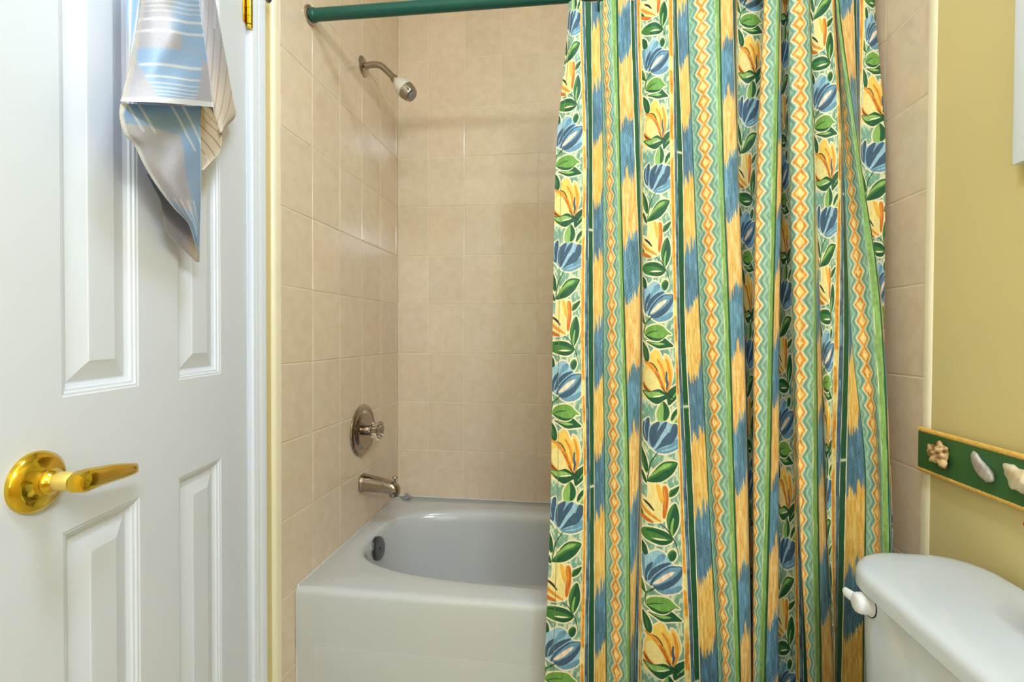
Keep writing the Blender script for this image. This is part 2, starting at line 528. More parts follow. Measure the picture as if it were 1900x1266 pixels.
def bathtub():
    N = 192
    XA, XB, YA, YBK = 0.0015, W-.0015, -0.738, -0.0035
    Z = 0.420
    R = []
    def rr(ins_front, z, ins=0.0):
        return [(x, y, z) for x, y in rect_ring(XA+ins, XB-ins, YA+ins_front, YBK-ins, N)]
    R.append(rr(0.004, 0.0)); R.append(rr(0.004, 0.02)); R.append(rr(0.0, Z-0.05))
    for k in range(7):
        a = math.pi/2*k/6
        R.append(rr(0.020*(1-math.cos(a)), Z-0.020+0.020*math.sin(a), 0.004*(1-math.cos(a))))
    cx, cy = 0.765, -0.380
    def ov(ax, ay, z, p, dx=0.0, dy=0.0):
        return [(x, y, z) for x, y in superoval(cx+dx, cy+dy, ax, ay, 0, N, p)]
    R.append(ov(0.722, 0.292, Z+0.001, 3.6, 0, -.004))
    R.append(ov(0.710, 0.281, Z, 3.3, 0, -.002))
    for (ins, dz) in ((0.0, -.0012), (.006, -.005), (.011, -.012), (.016, -.024), (.020, -.045), (.028, -.10), (.042, -.18), (.060, -.25), (.085, -.29), (.12, -.315), (.18, -.325)):
        f = 1.0+ins*1.6
        R.append(ov(0.706-ins*1.7, 0.277-ins*1.15, Z+dz, 3.2, -ins*0.85))
    R.append(ov(0.30, 0.05, Z-.33, 2.4, -.1)); R.append(ov(0.02, 0.01, Z-.332, 2.0, -.12))
    o = MB().rings(R, True, False, True).build('bathtub', M_tub, auto=60)
    tag(o, 'white enamel alcove bathtub behind the floral shower curtain', 'bathtub')
    # recessed skirt line on the apron
    mb = MB()
    ya = YA+.0035
    mb.box((0.052, ya-.0025, 0.03), (W-.052, ya+.01, 0.262), 0.0024)
    mb.build('apron_panel', M_tub, o)
    # overflow plate on the end wall of the basin
    ax = np.array([0.985, -0.08, 0.16]); ax /= np.linalg.norm(ax)
    c = on_plane(700, 1018, np.array([0.0785, 0, 0]), np.array([1.0, 0, 0]))
    ov_ = MB().lathe([(-.012, .039), (.004, .040), (.008, .0385), (.010, .034), (.0105, .012), (.0105, .004), (.006, .003)], c, ax, 48, False, True).build('overflow_plate', M_chrome_dark, o)
    tag(ov_, 'round chrome overflow plate')
    # caulk bead along the walls
    mb = MB()
    mb.tube([(0.0032, YA+.004, .1), (0.0032, YA+.004, .40), (0.0032, YA+.012, .4205), (0.0032, -.0035, .4212), (W-.0032, -.0035, .4212)], 0.0028, 8)
    tag(mb.build('caulk_bead', M_caulk, o), 'pale caulk bead')
    return o
TUB = bathtub()

# rubber suction cup on the back corner of the rim
sc = MB().lathe([(0, .021), (.0025, .0205), (.005, .017), (.007, .010), (.009, .0075), (.016, .0065), (.0175, .003)], (0.047, -0.030, 0.4235), (0, 0, 1), 32, True, True).build('suction_cup', M_grey_rubber)
tag(sc, 'small grey rubber suction cup on the back corner of the bathtub rim', 'suction cup')

# ------------------------------------------------------------------ shower head, valve, spout
FX = 0.0004
def shower():
    r = empty('shower_fixture', (FX, -0.331, 2.067))
    tag(r, 'ivory shower head on a bent chrome arm high on the tiled wall', 'shower head')
    MB().lathe([(0, .034), (.002, .034), (.005, .031), (.0085, .022), (.010, .0135), (.011, .0125)], (FX, -.331, 2.067), (1, 0, 0), 48, True, True).build('wall_flange', M_chrome, r)
    p = catmull([(FX+.006, -.331, 2.067), (0.035, -.331, 2.071), (0.066, -.331, 2.065), (0.092, -.331, 2.042), (0.116, -.331, 2.017)], 8)
    MB().tube(p, 0.0108, 24).build('shower_arm', M_chrome, r)
    ax = np.array([0.71, -0.03, -0.70]); ax /= np.linalg.norm(ax)
    o = np.array([0.112, -.331, 2.020])
    MB().lathe([(0, .0125), (.002, .0145), (.010, .0145), (.013, .0115), (.018, .010)], o, ax, 8, True, True).build('collar_nut', M_chrome, r)
    body = MB().lathe([(.014, .010), (.018, .0150), (.026, .0215), (.040, .0275), (.056, .0305), (.066, .0310), (.0665, .0295), (.068, .0295), (.0685, .0310)], o, ax, 48, True, False).build('head_body', M_plastic_white, r)
    def facet(a, d): return 1.0-0.05*max(0, math.cos(6*a)) if d > .07 else 1
    face = MB().lathe([(.0685, .0310), (.072, .0310), (.084, .0285), (.092, .0262), (.0965, .0245), (.0985, .021), (.0975, .018)], o, ax, 96, False, True, mod=facet).build('spray_ring', M_chrome, body)
    MB().lathe([(.096, .016), (.0995, .016), (.1005, .013), (.0995, .008), (.1005, .004)], o, ax, 32, True, True).build('spray_nozzle', M_grey_rubber, body)
shower()
def valve():
    c = np.array([FX, -0.338, 0.771])
    r = empty('shower_valve', tuple(c))
    tag(r, 'round chrome shower valve plate with clear fluted knob above the tub spout', 'shower valve')
    MB().lathe([(0, .091), (.003, .0915), (.007, .089), (.010, .083), (.0105, .076), (.008, .072), (.0095, .068), (.014, .063), (.016, .056), (.0155, .050), (.017, .030), (.018, .020)], c, (1, 0, 0), 72, True, True).build('escutcheon', M_chrome, r)
    MB().lathe([(.015, .0185), (.03, .018), (.040, .0175), (.042, .015)], c, (1, 0, 0), 40, True, True).build('knob_sleeve', M_chrome, r)
    fl = lambda a, d: 1+0.045*math.cos(14*a)*(1 if .036 < d < .062 else 0.3)
    kn = MB().lathe([(.034, .014), (.035, .0245), (.040, .0270), (.055, .0295), (.064, .0335), (.0675, .0335), (.069, .0295), (.065, .014), (.064, .004)], c, (1, 0, 0), 112, True, True, mod=fl).build('clear_knob', M_clear, r)
    tag(kn, 'clear acrylic knob')
    MB().lathe([(.030, .007), (.0585, .007)], c, (1, 0, 0), 20, True, True).build('knob_screw', M_chrome, kn)
valve()
def spout():
    c = np.array([FX, -0.340, 0.582])
    r = empty('tub_spout', tuple(c))
    tag(r, 'chrome tub spout with a diverter pin below the shower valve', 'tub spout')
    R = []
    N = 36
    path = [(0, 0, .030, .031), (.002, 0, .0315, .0325), (.006, 0, .0315, .0325), (.009, 0, .0295, .031), (.02, -.0005, .0285, .0300), (.05, -.003, .0265, .0275), (.08, -.006, .0248, .0248), (.105, -.010, .0235, .0228), (.122, -.0145, .0222, .0215), (.132, -.019, .0195, .0195), (.1375, -.0245, .015, .015), (.139, -.028, .0065, .0075)]
    for (l, dz, ry, rz) in path:
        ring = []
        for k in range(N):
            a = 2*math.pi*k/N
            ca, sa = math.cos(a), math.sin(a)
            e = 0.82
            ring.append((c[0]+l, c[1]+ry*math.copysign(abs(ca)**e, ca), c[2]+dz+rz*math.copysign(abs(sa)**e, sa)))
        R.append(ring)
    MB().rings(R, True, True, True).build('spout_body', M_chrome, r)
    MB().lathe([(0, .0185), (.016, .0175), (.023, .0165), (.0235, .0130), (.018, .0125)], (c[0]+.118, c[1], c[2]-.020), (0.12, 0, -1), 32, True, True).build('spout_mouth', M_chrome, r)
    MB().lathe([(-.006, .0045), (.012, .0038), (.015, .0042), (.0165, .0095), (.0185, .0105), (.0205, .0090), (.021, .003)], (c[0]+.122, c[1], c[2]+.006), (0.05, 0, 1), 24, True, True).build('diverter_pin', M_chrome, r)
spout()

# ------------------------------------------------------------------ curtain rod
ROD = [(0.003, -.665, 2.0225), (0.30, -.665, 2.019), (0.75, -.665, 2.0155), (1.1, -.665, 2.015), (1.517, -.665, 2.018)]
rod = empty('shower_rod', ROD[0])
tag(rod, 'dark green shower curtain rod across the top of the tub', 'curtain rod')
MB().tube(catmull(ROD, 8), 0.0168, 32).build('rod_tube', M_rod, rod)
for p, s in ((ROD[0], 1), (ROD[-1], -1)):
    MB().lathe([(-.003, .0255), (.000, .0262), (.003, .0255), (.0045, .022), (.005, .019)], p, (s, 0, 0), 40, True, True).build('rod_flange', M_chrome, rod)
    MB().lathe([(.003, .0185), (.012, .0190), (.016, .0182), (.018, .0168)], p, (s, 0, 0), 40, True, True).build('rod_end_cap', M_rod, rod)

# ------------------------------------------------------------------ the printed cloth of the curtain
# One repeat of the print, 228 x 470 units (one unit is about 1.4 mm), painted stroke by stroke.
PU, PV, RES = 228.0, 470.0, 4
TWX, TWY = int(PU*RES), int(PV*RES)
CAN = np.zeros((TWY, TWX, 3))
_yy, _xx = np.mgrid[0:TWY, 0:TWX]
_xx = (_xx+0.5)/RES; _yy = (_yy+0.5)/RES

def vnoise(sx, sy, seed):
    """periodic value noise over the repeat with cells sx x sy units"""
    r = np.random.default_rng(seed)
    nx, ny = max(2, int(round(PU/sx))), max(2, int(round(PV/sy)))
    g = r.random((ny, nx))
    gx = _xx/PU*nx; gy = _yy/PV*ny
    ix = gx.astype(int) % nx; iy = gy.astype(int) % ny
    fx = gx-np.floor(gx); fy = gy-np.floor(gy)
    fx = fx*fx*(3-2*fx); fy = fy*fy*(3-2*fy)
    a = g[iy, ix]; b_ = g[iy, (ix+1) % nx]; c = g[(iy+1) % ny, ix]; d = g[(iy+1) % ny, (ix+1) % nx]
    return (a*(1-fx)+b_*fx)*(1-fy)+(c*(1-fx)+d*fx)*fy

CREAM = np.array((240, 222, 182.)); DG = np.array((28, 84, 50.)); GG = np.array((66, 120, 52.)); LG = np.array((140, 178, 92.))
YEL = np.array((240, 198, 92.)); LYEL = np.array((240, 216, 140.)); ORA = np.array((226, 146, 46.)); DOR = np.array((206, 110, 30.))
NAVY = np.array((62, 88, 112.)); BLUE = np.array((104, 148, 172.)); LBLU = np.array((152, 188, 202.)); SAGE = np.array((124, 164, 140.))
DARK = np.array((38, 46, 46.)); TEALG = np.array((138, 176, 148.)); PINK = np.array((240, 212, 184.))

def comp(sl, alpha, color, streak=0.0):
    global CAN
    c = np.broadcast_to(color, alpha.shape+(3,)).astype(float)
    if streak:
        c = c*(1+streak*(STREAK[sl]-0.5))[..., None]
    CAN[sl] = CAN[sl]*(1-alpha[..., None])+c*alpha[..., None]
STREAK = 0.6*vnoise(1.6, 14, 3)+0.4*vnoise(5, 6, 4)

def seg_dist(X, Y, A, B):
    d = B-A
    L = max(1e-9, (d*d).sum())
    t = np.clip(((X-A[0])*d[0]+(Y-A[1])*d[1])/L, 0, 1)
    return np.hypot(X-A[0]-t*d[0], Y-A[1]-t*d[1]), t

def wrapdraw(fn, pts, pad, *a):
    """draws at the shape's place and again where it crosses the top or bottom of the repeat"""
    for off in (-PV, 0, PV):
        q = pts+np.array([0, off])
        lo = q.min(0)-pad; hi = q.max(0)+pad
        x0, x1 = int(max(0, lo[0]*RES)), int(min(TWX, hi[0]*RES+1))
        y0, y1 = int(max(0, lo[1]*RES)), int(min(TWY, hi[1]*RES+1))
        if x1 <= x0 or y1 <= y0: continue
        fn(q, (slice(y0, y1), slice(x0, x1)), *a)

def _poly(q, sl, color, halo, hcol, streak):
    X, Y = _xx[sl], _yy[sl]
    dist = np.full(X.shape, 1e9); inside = np.zeros(X.shape, bool)
    for i in range(len(q)):
        A, B = q[i], q[(i+1) % len(q)]
        dd_, _ = seg_dist(X, Y, A, B)
        dist = np.minimum(dist, dd_)
        cond = ((A[1] > Y) != (B[1] > Y))
        xint = (B[0]-A[0])*(Y-A[1])/((B[1]-A[1]) if abs(B[1]-A[1]) > 1e-9 else 1e-9)+A[0]
        inside ^= cond & (X < xint)
    sd = np.where(inside, -dist, dist)
    if halo:
        comp(sl, np.clip((halo-sd)*RES*0.6+0.5, 0, 1), hcol)
    else:
        comp(sl, np.clip(-sd*RES*0.8+0.5, 0, 1), color, streak)

def _stroke(q, sl, w0, color, streak):
    X, Y = _xx[sl], _yy[sl]
    al = np.zeros(X.shape)
    n = len(q)-1
    for i in range(n):
        d, t = seg_dist(X, Y, q[i], q[i+1])
        s = (i+t)/n
        w = w0*(0.35+0.65*np.sin(np.pi*np.clip(0.12+0.80*s, 0, 1)))
        al = np.maximum(al, np.clip((w-d)*RES*0.8+0.5, 0, 1))
    comp(sl, al, color, streak)

def T(n, pts):
    """sketch coordinates of the flower band -> units of the repeat"""
    p = np.asarray(pts, float)
    X = p[:, 0]/7.92; Y = n*140+p[:, 1]/7.92
    u = (X-19.0)/(90+0.034*Y-19.0)*80.0
    return np.stack([u, Y], 1)
def poly(n, pts, color, streak=0.22):
    wrapdraw(_poly, catmull(T(n, pts), 4, True), 1, color, 0, None, streak)
def halo(n, pts, h=2.7, hcol=CREAM):
    wrapdraw(_poly, catmull(T(n, pts), 3, True), h+1, None, h, hcol, 0)
def stroke(n, pts, w, color, streak=0.25):
    wrapdraw(_stroke, catmull(T(n, pts), 5), w/7.92/2+1.5, w/7.92/2, color, streak)

def paint_flowers():
    sl = (slice(0, TWY), slice(0, int(78*RES)))
    X, Y = _xx[sl], _yy[sl]
    nz = 0.55*vnoise(7, 11, 21)[sl]+0.45*vnoise(3.0, 6, 22)[sl]
    base = SAGE*(0.84+0.36*nz[..., None])
    a = np.clip((nz-0.53)*9, 0, 0.85)[..., None]
    CAN[sl] = base*(1-a)+np.array((218, 214, 176.))*a
    ora = [(215, 760), (250, 690), (240, 625), (330, 630), (350, 520), (430, 450), (500, 480), (545, 560), (590, 600), (600, 520), (660, 560), (715, 660), (740, 800), (700, 900), (660, 1000), (600, 1080), (560, 1130), (480, 1170), (350, 1160), (230, 1130), (180, 1050), (200, 930)]
    leafr = [(625, 1140), (640, 1050), (700, 990), (800, 940), (840, 890), (862, 960), (860, 1040), (800, 1130), (720, 1190), (650, 1225)]
    leafl = [(175, 635), (300, 645), (370, 620), (430, 605), (500, 640), (580, 705), (500, 760), (420, 810), (360, 805), (290, 760), (240, 710)]
    lf1 = [(490, 775), (560, 850), (580, 950), (540, 1030), (480, 1050), (410, 1040), (390, 960), (410, 880), (450, 810)]
    lf2 = [(590, 1040), (610, 960), (660, 890), (740, 850), (820, 850), (830, 930), (790, 1010), (710, 1070), (640, 1060)]
    cup = [(180, 60), (200, -30), (250, -70), (290, -90), (310, 0), (360, -30), (430, -55), (540, -55), (600, -30), (700, -10), (712, 90), (700, 175), (752, 240), (700, 310), (560, 370), (430, 380), (350, 340), (260, 250), (210, 190)]
    lfa = [(150, 310), (200, 360), (260, 480), (285, 600), (270, 680), (220, 640), (170, 540), (145, 430)]
    lfb = [(270, 790), (320, 690), (380, 600), (460, 520), (560, 480), (690, 500), (660, 580), (600, 660), (500, 740), (400, 780)]
    lfc = [(145, 640), (200, 660), (250, 740), (262, 820), (210, 780), (160, 700)]
    orb = [(295, 830), (330, 800), (380, 790), (420, 820), (480, 805), (540, 830), (560, 1000), (530, 1200), (500, 1270), (430, 1310), (340, 1330), (250, 1320), (130, 1240), (100, 1150), (110, 1020), (180, 1000), (270, 1040), (290, 950)]
    sml = [(562, 965), (570, 880), (620, 850), (712, 808), (700, 870), (640, 940)]
    tall = [(525, 190), (540, 80), (590, -20), (650, -65), (690, 0), (715, 110), (700, 230), (640, 340), (600, 370), (560, 320)]
    hor = [(145, 380), (200, 320), (320, 295), (450, 305), (560, 350), (620, 420), (560, 480), (460, 505), (330, 490), (220, 450)]
    bud = [(540, 620), (600, 560), (650, 570), (672, 620), (640, 690), (590, 715), (555, 690)]
    lfd = [(165, 500), (220, 520), (265, 580), (276, 690), (220, 680), (175, 640)]
    bell = [(158, 700), (230, 690), (300, 640), (400, 580), (500, 620), (590, 725), (650, 765), (755, 765), (775, 830), (750, 1000), (740, 1080), (640, 1140), (500, 1165), (400, 1130), (330, 1075), (240, 1035), (190, 930)]
    lfe = [(80, 965), (150, 990), (210, 1070), (242, 1192), (180, 1170), (110, 1110)]
    big = [(230, 240), (280, 150), (370, 105), (480, 95), (570, 120), (640, 180), (722, 235), (640, 240), (560, 285), (450, 322), (350, 305), (270, 265)]
    sec = [(275, 335), (370, 340), (480, 345), (560, 320), (600, 290), (680, 340), (758, 402), (640, 420), (490, 432), (380, 390)]
    lfg = [(180, 330), (240, 370), (300, 440), (330, 540), (310, 620), (240, 600), (200, 520), (175, 420)]
    for n, s in ((3, ora), (3, leafr), (0, leafl), (0, lf1), (0, lf2), (1, cup), (1, lfa), (1, lfb), (1, lfc), (1, orb), (1, sml), (2, tall), (2, hor), (2, bud), (2, lfd), (2, bell), (2, lfe), (3, big), (3, sec), (3, lfg)):
        halo(n, s)
    # orange open flower
    poly(3, ora, YEL, 0.10)
    poly(3, [(260, 760), (340, 720), (430, 800), (500, 930), (520, 1040), (400, 1030), (280, 960), (240, 860)], LYEL, 0.1)
    stroke(3, [(240, 622), (330, 660), (420, 740), (500, 850), (560, 960), (582, 1015)], 60, ORA)
    stroke(3, [(430, 760), (500, 860), (560, 965), (582, 1015)], 34, DOR)
    stroke(3, [(335, 633), (400, 660), (450, 720), (475, 765)], 16, DARK)
    stroke(3, [(465, 590), (510, 640), (560, 720), (590, 830), (600, 910)], 44, ORA)
    stroke(3, [(625, 590), (660, 680), (682, 780), (685, 900), (650, 1000), (620, 1055)], 50, ORA)
    stroke(3, [(205, 930), (260, 1000), (340, 1065), (450, 1110), (565, 1120)], 66, DOR)
    stroke(3, [(212, 955), (280, 1010), (335, 1038)], 16, DARK)
    stroke(3, [(628, 765), (622, 860), (640, 930), (622, 1005)], 36, NAVY)
    poly(3, leafr, DG)
    poly(3, [(800, 950), (840, 890), (862, 960), (858, 1040), (830, 1070), (815, 1010)], LG)
    stroke(3, [(700, 1145), (760, 1090), (828, 1022)], 22, LG)
    stroke(0, [(460, 560), (520, 640), (590, 700), (652, 746)], 16, DARK)
    poly(0, leafl, DG)
    poly(0, [(210, 648), (300, 655), (380, 640), (450, 655), (510, 690), (430, 708), (330, 732), (260, 705)], LG)
    poly(0, [(340, 718), (420, 692), (505, 685), (430, 714)], CREAM)
    poly(0, lf1, LG)
    poly(0, [(490, 775), (548, 835), (572, 930), (550, 1000), (512, 1037), (488, 1020), (494, 900)], DG)
    poly(0, lf2, LG)
    poly(0, [(590, 1037), (610, 950), (670, 888), (740, 853), (820, 853), (780, 900), (720, 930), (660, 970), (640, 1010)], DG)
    stroke(0, [(620, 1062), (665, 1010), (712, 958)], 22, CREAM)
    # dark blue cup flower
    poly(1, cup, LBLU)
    poly(1, [(183, 60), (198, -30), (225, -30), (233, 20), (250, -60), (275, -97), (302, -80), (300, 0), (285, 120), (270, 240), (220, 200), (190, 130)], NAVY)
    stroke(1, [(232, -10), (226, 90), (246, 190)], 14, LBLU)
    poly(1, [(295, 150), (310, 50), (350, -10), (400, -50), (432, -50), (420, 20), (395, 90), (440, 20), (490, -40), (542, -52), (520, 20), (470, 100), (410, 200), (350, 312), (310, 260)], NAVY)
    poly(1, [(365, 347), (420, 270), (480, 180), (540, 110), (600, 20), (640, -30), (700, -5), (708, 70), (660, 170), (600, 240), (500, 280), (430, 310)], NAVY)
    stroke(1, [(560, 60), (570, 90), (600, 10)], 12, LBLU)
    poly(1, [(370, 352), (450, 312), (560, 272), (640, 200), (700, 178), (740, 200), (700, 232), (752, 252), (730, 292), (640, 342), (520, 380), (430, 370)], BLUE)
    stroke(1, [(440, 350), (570, 320), (690, 270)], 16, LBLU)
    stroke(1, [(405, 368), (350, 460), (310, 540), (285, 680), (267, 792)], 17, DG)
    poly(1, lfa, LG)
    poly(1, [(150, 318), (210, 380), (262, 480), (282, 600), (265, 662), (220, 560), (180, 440)], DG)
    stroke(1, [(160, 440), (200, 560), (255, 660)], 26, DG)
    poly(1, lfb, GG)
    poly(1, [(300, 720), (400, 600), (490, 530), (600, 510), (560, 560), (450, 610), (350, 690)], LG)
    poly(1, [(272, 790), (400, 690), (500, 610), (545, 600), (620, 555), (690, 503), (650, 590), (590, 670), (490, 740), (390, 777)], DG)
    stroke(1, [(380, 600), (460, 520), (560, 488), (684, 502)], 16, DG)
    poly(1, lfc, DG)
    # yellow upright flower
    poly(1, orb, LYEL, 0.10)
    poly(1, [(385, 800), (430, 830), (470, 950), (468, 1060), (430, 1030), (400, 920)], YEL * np.array((1, .9, .7)))
    poly(1, [(465, 850), (510, 815), (545, 880), (550, 1050), (512, 1240), (470, 1245), (472, 1100), (482, 1000)], DOR)
    stroke(1, [(480, 850), (505, 960), (500, 1100)], 22, ORA)
    stroke(1, [(115, 1070), (200, 1150), (300, 1225), (435, 1300)], 48, ORA)
    stroke(1, [(105, 1205), (220, 1285), (335, 1328)], 62, DOR)
    stroke(1, [(218, 1052), (290, 1100), (352, 1168)], 32, DARK)
    stroke(1, [(105, 1125), (150, 1185), (200, 1235)], 40, DG)
    poly(1, sml, GG)
    poly(1, [(575, 950), (610, 880), (712, 812), (690, 870), (630, 930)], DG)
    poly(2, tall, GG)
    poly(2, [(560, 300), (572, 150), (612, 20), (650, -60), (690, 20), (707, 120), (690, 240), (640, 322), (612, 340), (622, 200)], DG)
    stroke(2, [(602, 352), (600, 250), (622, 140)], 36, LG)
    stroke(2, [(430, 228), (520, 280), (590, 370), (650, 460), (702, 605)], 15, DARK)
    poly(2, hor, GG)
    poly(2, [(240, 342), (350, 303), (460, 313), (560, 358), (617, 420), (560, 412), (450, 372), (330, 352)], DG)
    poly(2, [(320, 457), (430, 452), (560, 442), (612, 425), (550, 487), (450, 507), (350, 490)], DG)
    poly(2, [(330, 432), (440, 420), (545, 434), (430, 447)], CREAM)
    poly(2, bud, GG)
    poly(2, [(560, 650), (610, 590), (660, 590), (667, 640), (630, 692), (590, 702)], DG)
    poly(2, lfd, DG)
    # light blue bell flower
    poly(2, bell, LBLU, 0.2)
    poly(2, [(160, 702), (220, 690), (235, 900), (242, 1012), (190, 930)], BLUE)
    poly(2, [(290, 900), (350, 760), (410, 650), (490, 620), (502, 690), (400, 760), (320, 870)], BLUE)
    poly(2, [(235, 1012), (233, 900), (270, 810), (342, 748), (320, 830), (270, 930), (260, 1032)], NAVY)
    poly(2, [(268, 1002), (300, 900), (370, 810), (470, 750), (582, 728), (570, 757), (470, 812), (370, 902), (300, 1002)], NAVY)
    poly(2, [(300, 1072), (340, 960), (430, 860), (540, 790), (650, 768), (752, 768), (772, 830), (720, 932), (620, 1032), (500, 1102), (390, 1112), (338, 1072)], NAVY)
    poly(2, [(328, 1062), (390, 950), (480, 860), (580, 800), (742, 775), (700, 850), (600, 950), (480, 1012), (380, 1062)], BLUE)
    poly(2, [(338, 1047), (400, 970), (500, 890), (642, 840), (612, 890), (520, 960), (420, 1022)], PINK)
    poly(2, [(380, 1112), (480, 1112), (600, 1072), (742, 1018), (742, 1082), (640, 1142), (500, 1162), (420, 1142)], BLUE)
    stroke(2, [(362, 1098), (290, 1160), (242, 1205), (232, 1330)], 26, GG)
    stroke(2, [(362, 1098), (300, 1150)], 16, DARK)
    poly(2, lfe, GG)
    poly(2, [(80, 968), (120, 1040), (200, 1130), (240, 1190), (180, 1172), (110, 1110)], DG)
    poly(3, big, LG*np.array((.8, .9, .75)))
    poly(3, [(255, 250), (340, 265), (450, 290), (560, 283), (620, 243), (642, 238), (540, 312), (440, 327), (330, 302)], DG)
    stroke(3, [(262, 246), (360, 200), (474, 183)], 15, DG)
    poly(3, sec, DG)
    poly(3, [(300, 337), (400, 352), (520, 350), (600, 370), (540, 387), (440, 382)], LG)
    poly(3, lfg, DG)
    stroke(3, [(215, 400), (250, 480), (270, 570)], 20, GG)

def paint_print():
    CAN[:] = CREAM
    paint_flowers()
    wob = lambda s, a: (vnoise(PU, 22, s)-0.5)*2*a
    wx = _xx
    def band(x0, x1, color, s=1, a=0.7, streak=0.25, extra=None):
        m = np.clip((wx-(x0+wob(s, a)))*RES*0.7+.5, 0, 1)*np.clip(((x1+wob(s+50, a))-wx)*RES*0.7+.5, 0, 1)
        if extra is not None: m = m*extra
        comp((slice(None), slice(None)), m, color, streak)
    rep = lambda s, l, th: np.clip((vnoise(PU, l, s)-th)*8+.5, 0, 1)
    band(73, 82.5, LYEL, 1, .5)
    band(74.5, 80.5, ORA, 2, .9, .4, rep(30, 34, .45))
    band(82.5, 100.5, CREAM, 3, .3)
    band(83, 90.2, NAVY*1.12, 4, .5, .5)
    band(84, 87, BLUE, 5, .8, .4, rep(31, 20, .5))
    gap = 1-np.exp(-((_yy-108)/2.6)**2)           # short break in the green stripe at the twin leaves
    band(91, 99.5, DG, 6, .35, .18, gap)
    # ikat columns: alternating blue and yellow with feathered ends
    def ikat(x0, x1, ph, s, pale):
        fx = (wx-x0)/(x1-x0)
        jag = 34*(vnoise(3.5, PV, s)-0.5)+26*(vnoise(0.9, 30, s+1)-.5)+26*(fx-.5)+18*(vnoise(60, 120, s+5)-.5)
        t = ((_yy+jag-ph) % 235)/235.0
        m = np.clip(t*40, 0, 1)*np.clip((0.47-t)*40+.5, 0, 1)
        st = 0.6*vnoise(1.7, 24, s+2)+.4*vnoise(1.0, 9, s+3)
        diag = 0.5+0.5*np.sin((_yy*0.9+wx*1.7)*0.9+8*vnoise(12, 20, s+9))
        bl = BLUE*0.98 if pale else BLUE*0.78+NAVY*0.2
        cb = bl*(0.72+0.5*st[..., None])*(1-0.18*(diag*(vnoise(30, 60, s+4) > .5))[..., None])
        cy = (np.array((238, 192, 116.)) if pale else np.array((228, 182, 94.)))+(st[..., None]-.5)*np.array((34, 92, 120.) if pale else (36, 84, 100.))
        edge = np.clip(1-np.minimum(fx, 1-fx)*7, 0, 1)[..., None]
        cy = cy*(1-0.35*edge)+DOR*0.35*edge
        c = cb*m[..., None]+cy*(1-m[..., None])
        msk = np.clip((wx-x0)*RES*.7+.5, 0, 1)*np.clip((x1-wx)*RES*.7+.5, 0, 1)
        CAN[:] = CAN*(1-msk[..., None])+c*msk[..., None]
    ikat(101, 126, 40, 60, False)
    band(125.2, 127.2, DG*0.85, 7, .3, 0)
    # zigzag column
    def zig(amp, per, ph): return amp*(np.abs(((_yy+ph)/per) % 1.0-0.5)*4-1)
    per = PV/16
    band(127.2, 165, TEALG, 8, .2, .30)
    cx = 146.0+wob(90, .7)
    z = zig(1, per, 0)                             # -1..1
    jit = 1+0.25*(vnoise(PU, per, 91)-.5)
    half = (7.6+0.0*z)*jit
    dx = np.abs(wx-cx)
    env = half*(0.5-0.5*z)+0.4                      # diamond half width
    for off, wd, colr, al in ((7.0, 1.5, SAGE*0.80, .6), (11.0, 1.3, np.array((172, 196, 164.)), .5), (14.2, 1.5, SAGE*0.84, .55), (4.2, 1.0, CREAM, .5), (2.6, 1.2, ORA, .0)):
        e = 4.0*(0.5-0.5*z)*1.6+off
        m = np.clip((wd-np.abs(dx-e)*0.85)*RES*.5, 0, 1)*al*((wx > 128.5) & (wx < 164))
        comp((slice(None), slice(None)), m, colr, .3)
    comp((slice(None), slice(None)), np.clip((env+2.4-dx)*RES*.6+.5, 0, 1), CREAM*0.98)
    comp((slice(None), slice(None)), np.clip((env+1.0-dx)*RES*.6+.5, 0, 1), ORA*0.96+8, .35)
    comp((slice(None), slice(None)), np.clip((env-2.5-dx)*RES*.6+.5, 0, 1), np.array((240, 206, 134.)), .3)
    thick = np.clip((vnoise(8, per*.5, 93)-.52)*10, 0, 1)
    comp((slice(None), slice(None)), np.clip((env-.2-dx)*RES*.6, 0, 1)*np.clip((dx-env+3.6)*RES*.6, 0, 1)*thick, ORA*0.95, .3)
    band(165, 174, LG*0.93, 9, .5, .30)
    band(165.6, 167, CREAM, 10, .4, .2, rep(33, 30, .55))
    band(174, 178, DG, 11, .5, .15)
    ikat(178, 203, 128, 70, True)
    band(203, 205, CREAM, 12, .2)
    band(204.5, 211, DG, 13, .4, .18)
    band(211.5, 217.5, NAVY*1.12, 14, .5, .5)
    band(218, 228, LYEL, 15, .1)
    band(219, 224.5, ORA, 16, .8, .4, rep(34, 40, .4))
    CAN[:] = CAN*(1+0.05*(vnoise(2, 2, 99)-.5))[..., None]
paint_print()

def print_image():
    im = bpy.data.images.new('floral_stripe_print', TWX, TWY)
    px = np.ones((TWY, TWX, 4), np.float32)
    px[..., :3] = np.clip(CAN/255.0, 0, 1)
    im.pixels.foreach_set(px[::-1].ravel())
    im.update()
    im.pack()
    return im

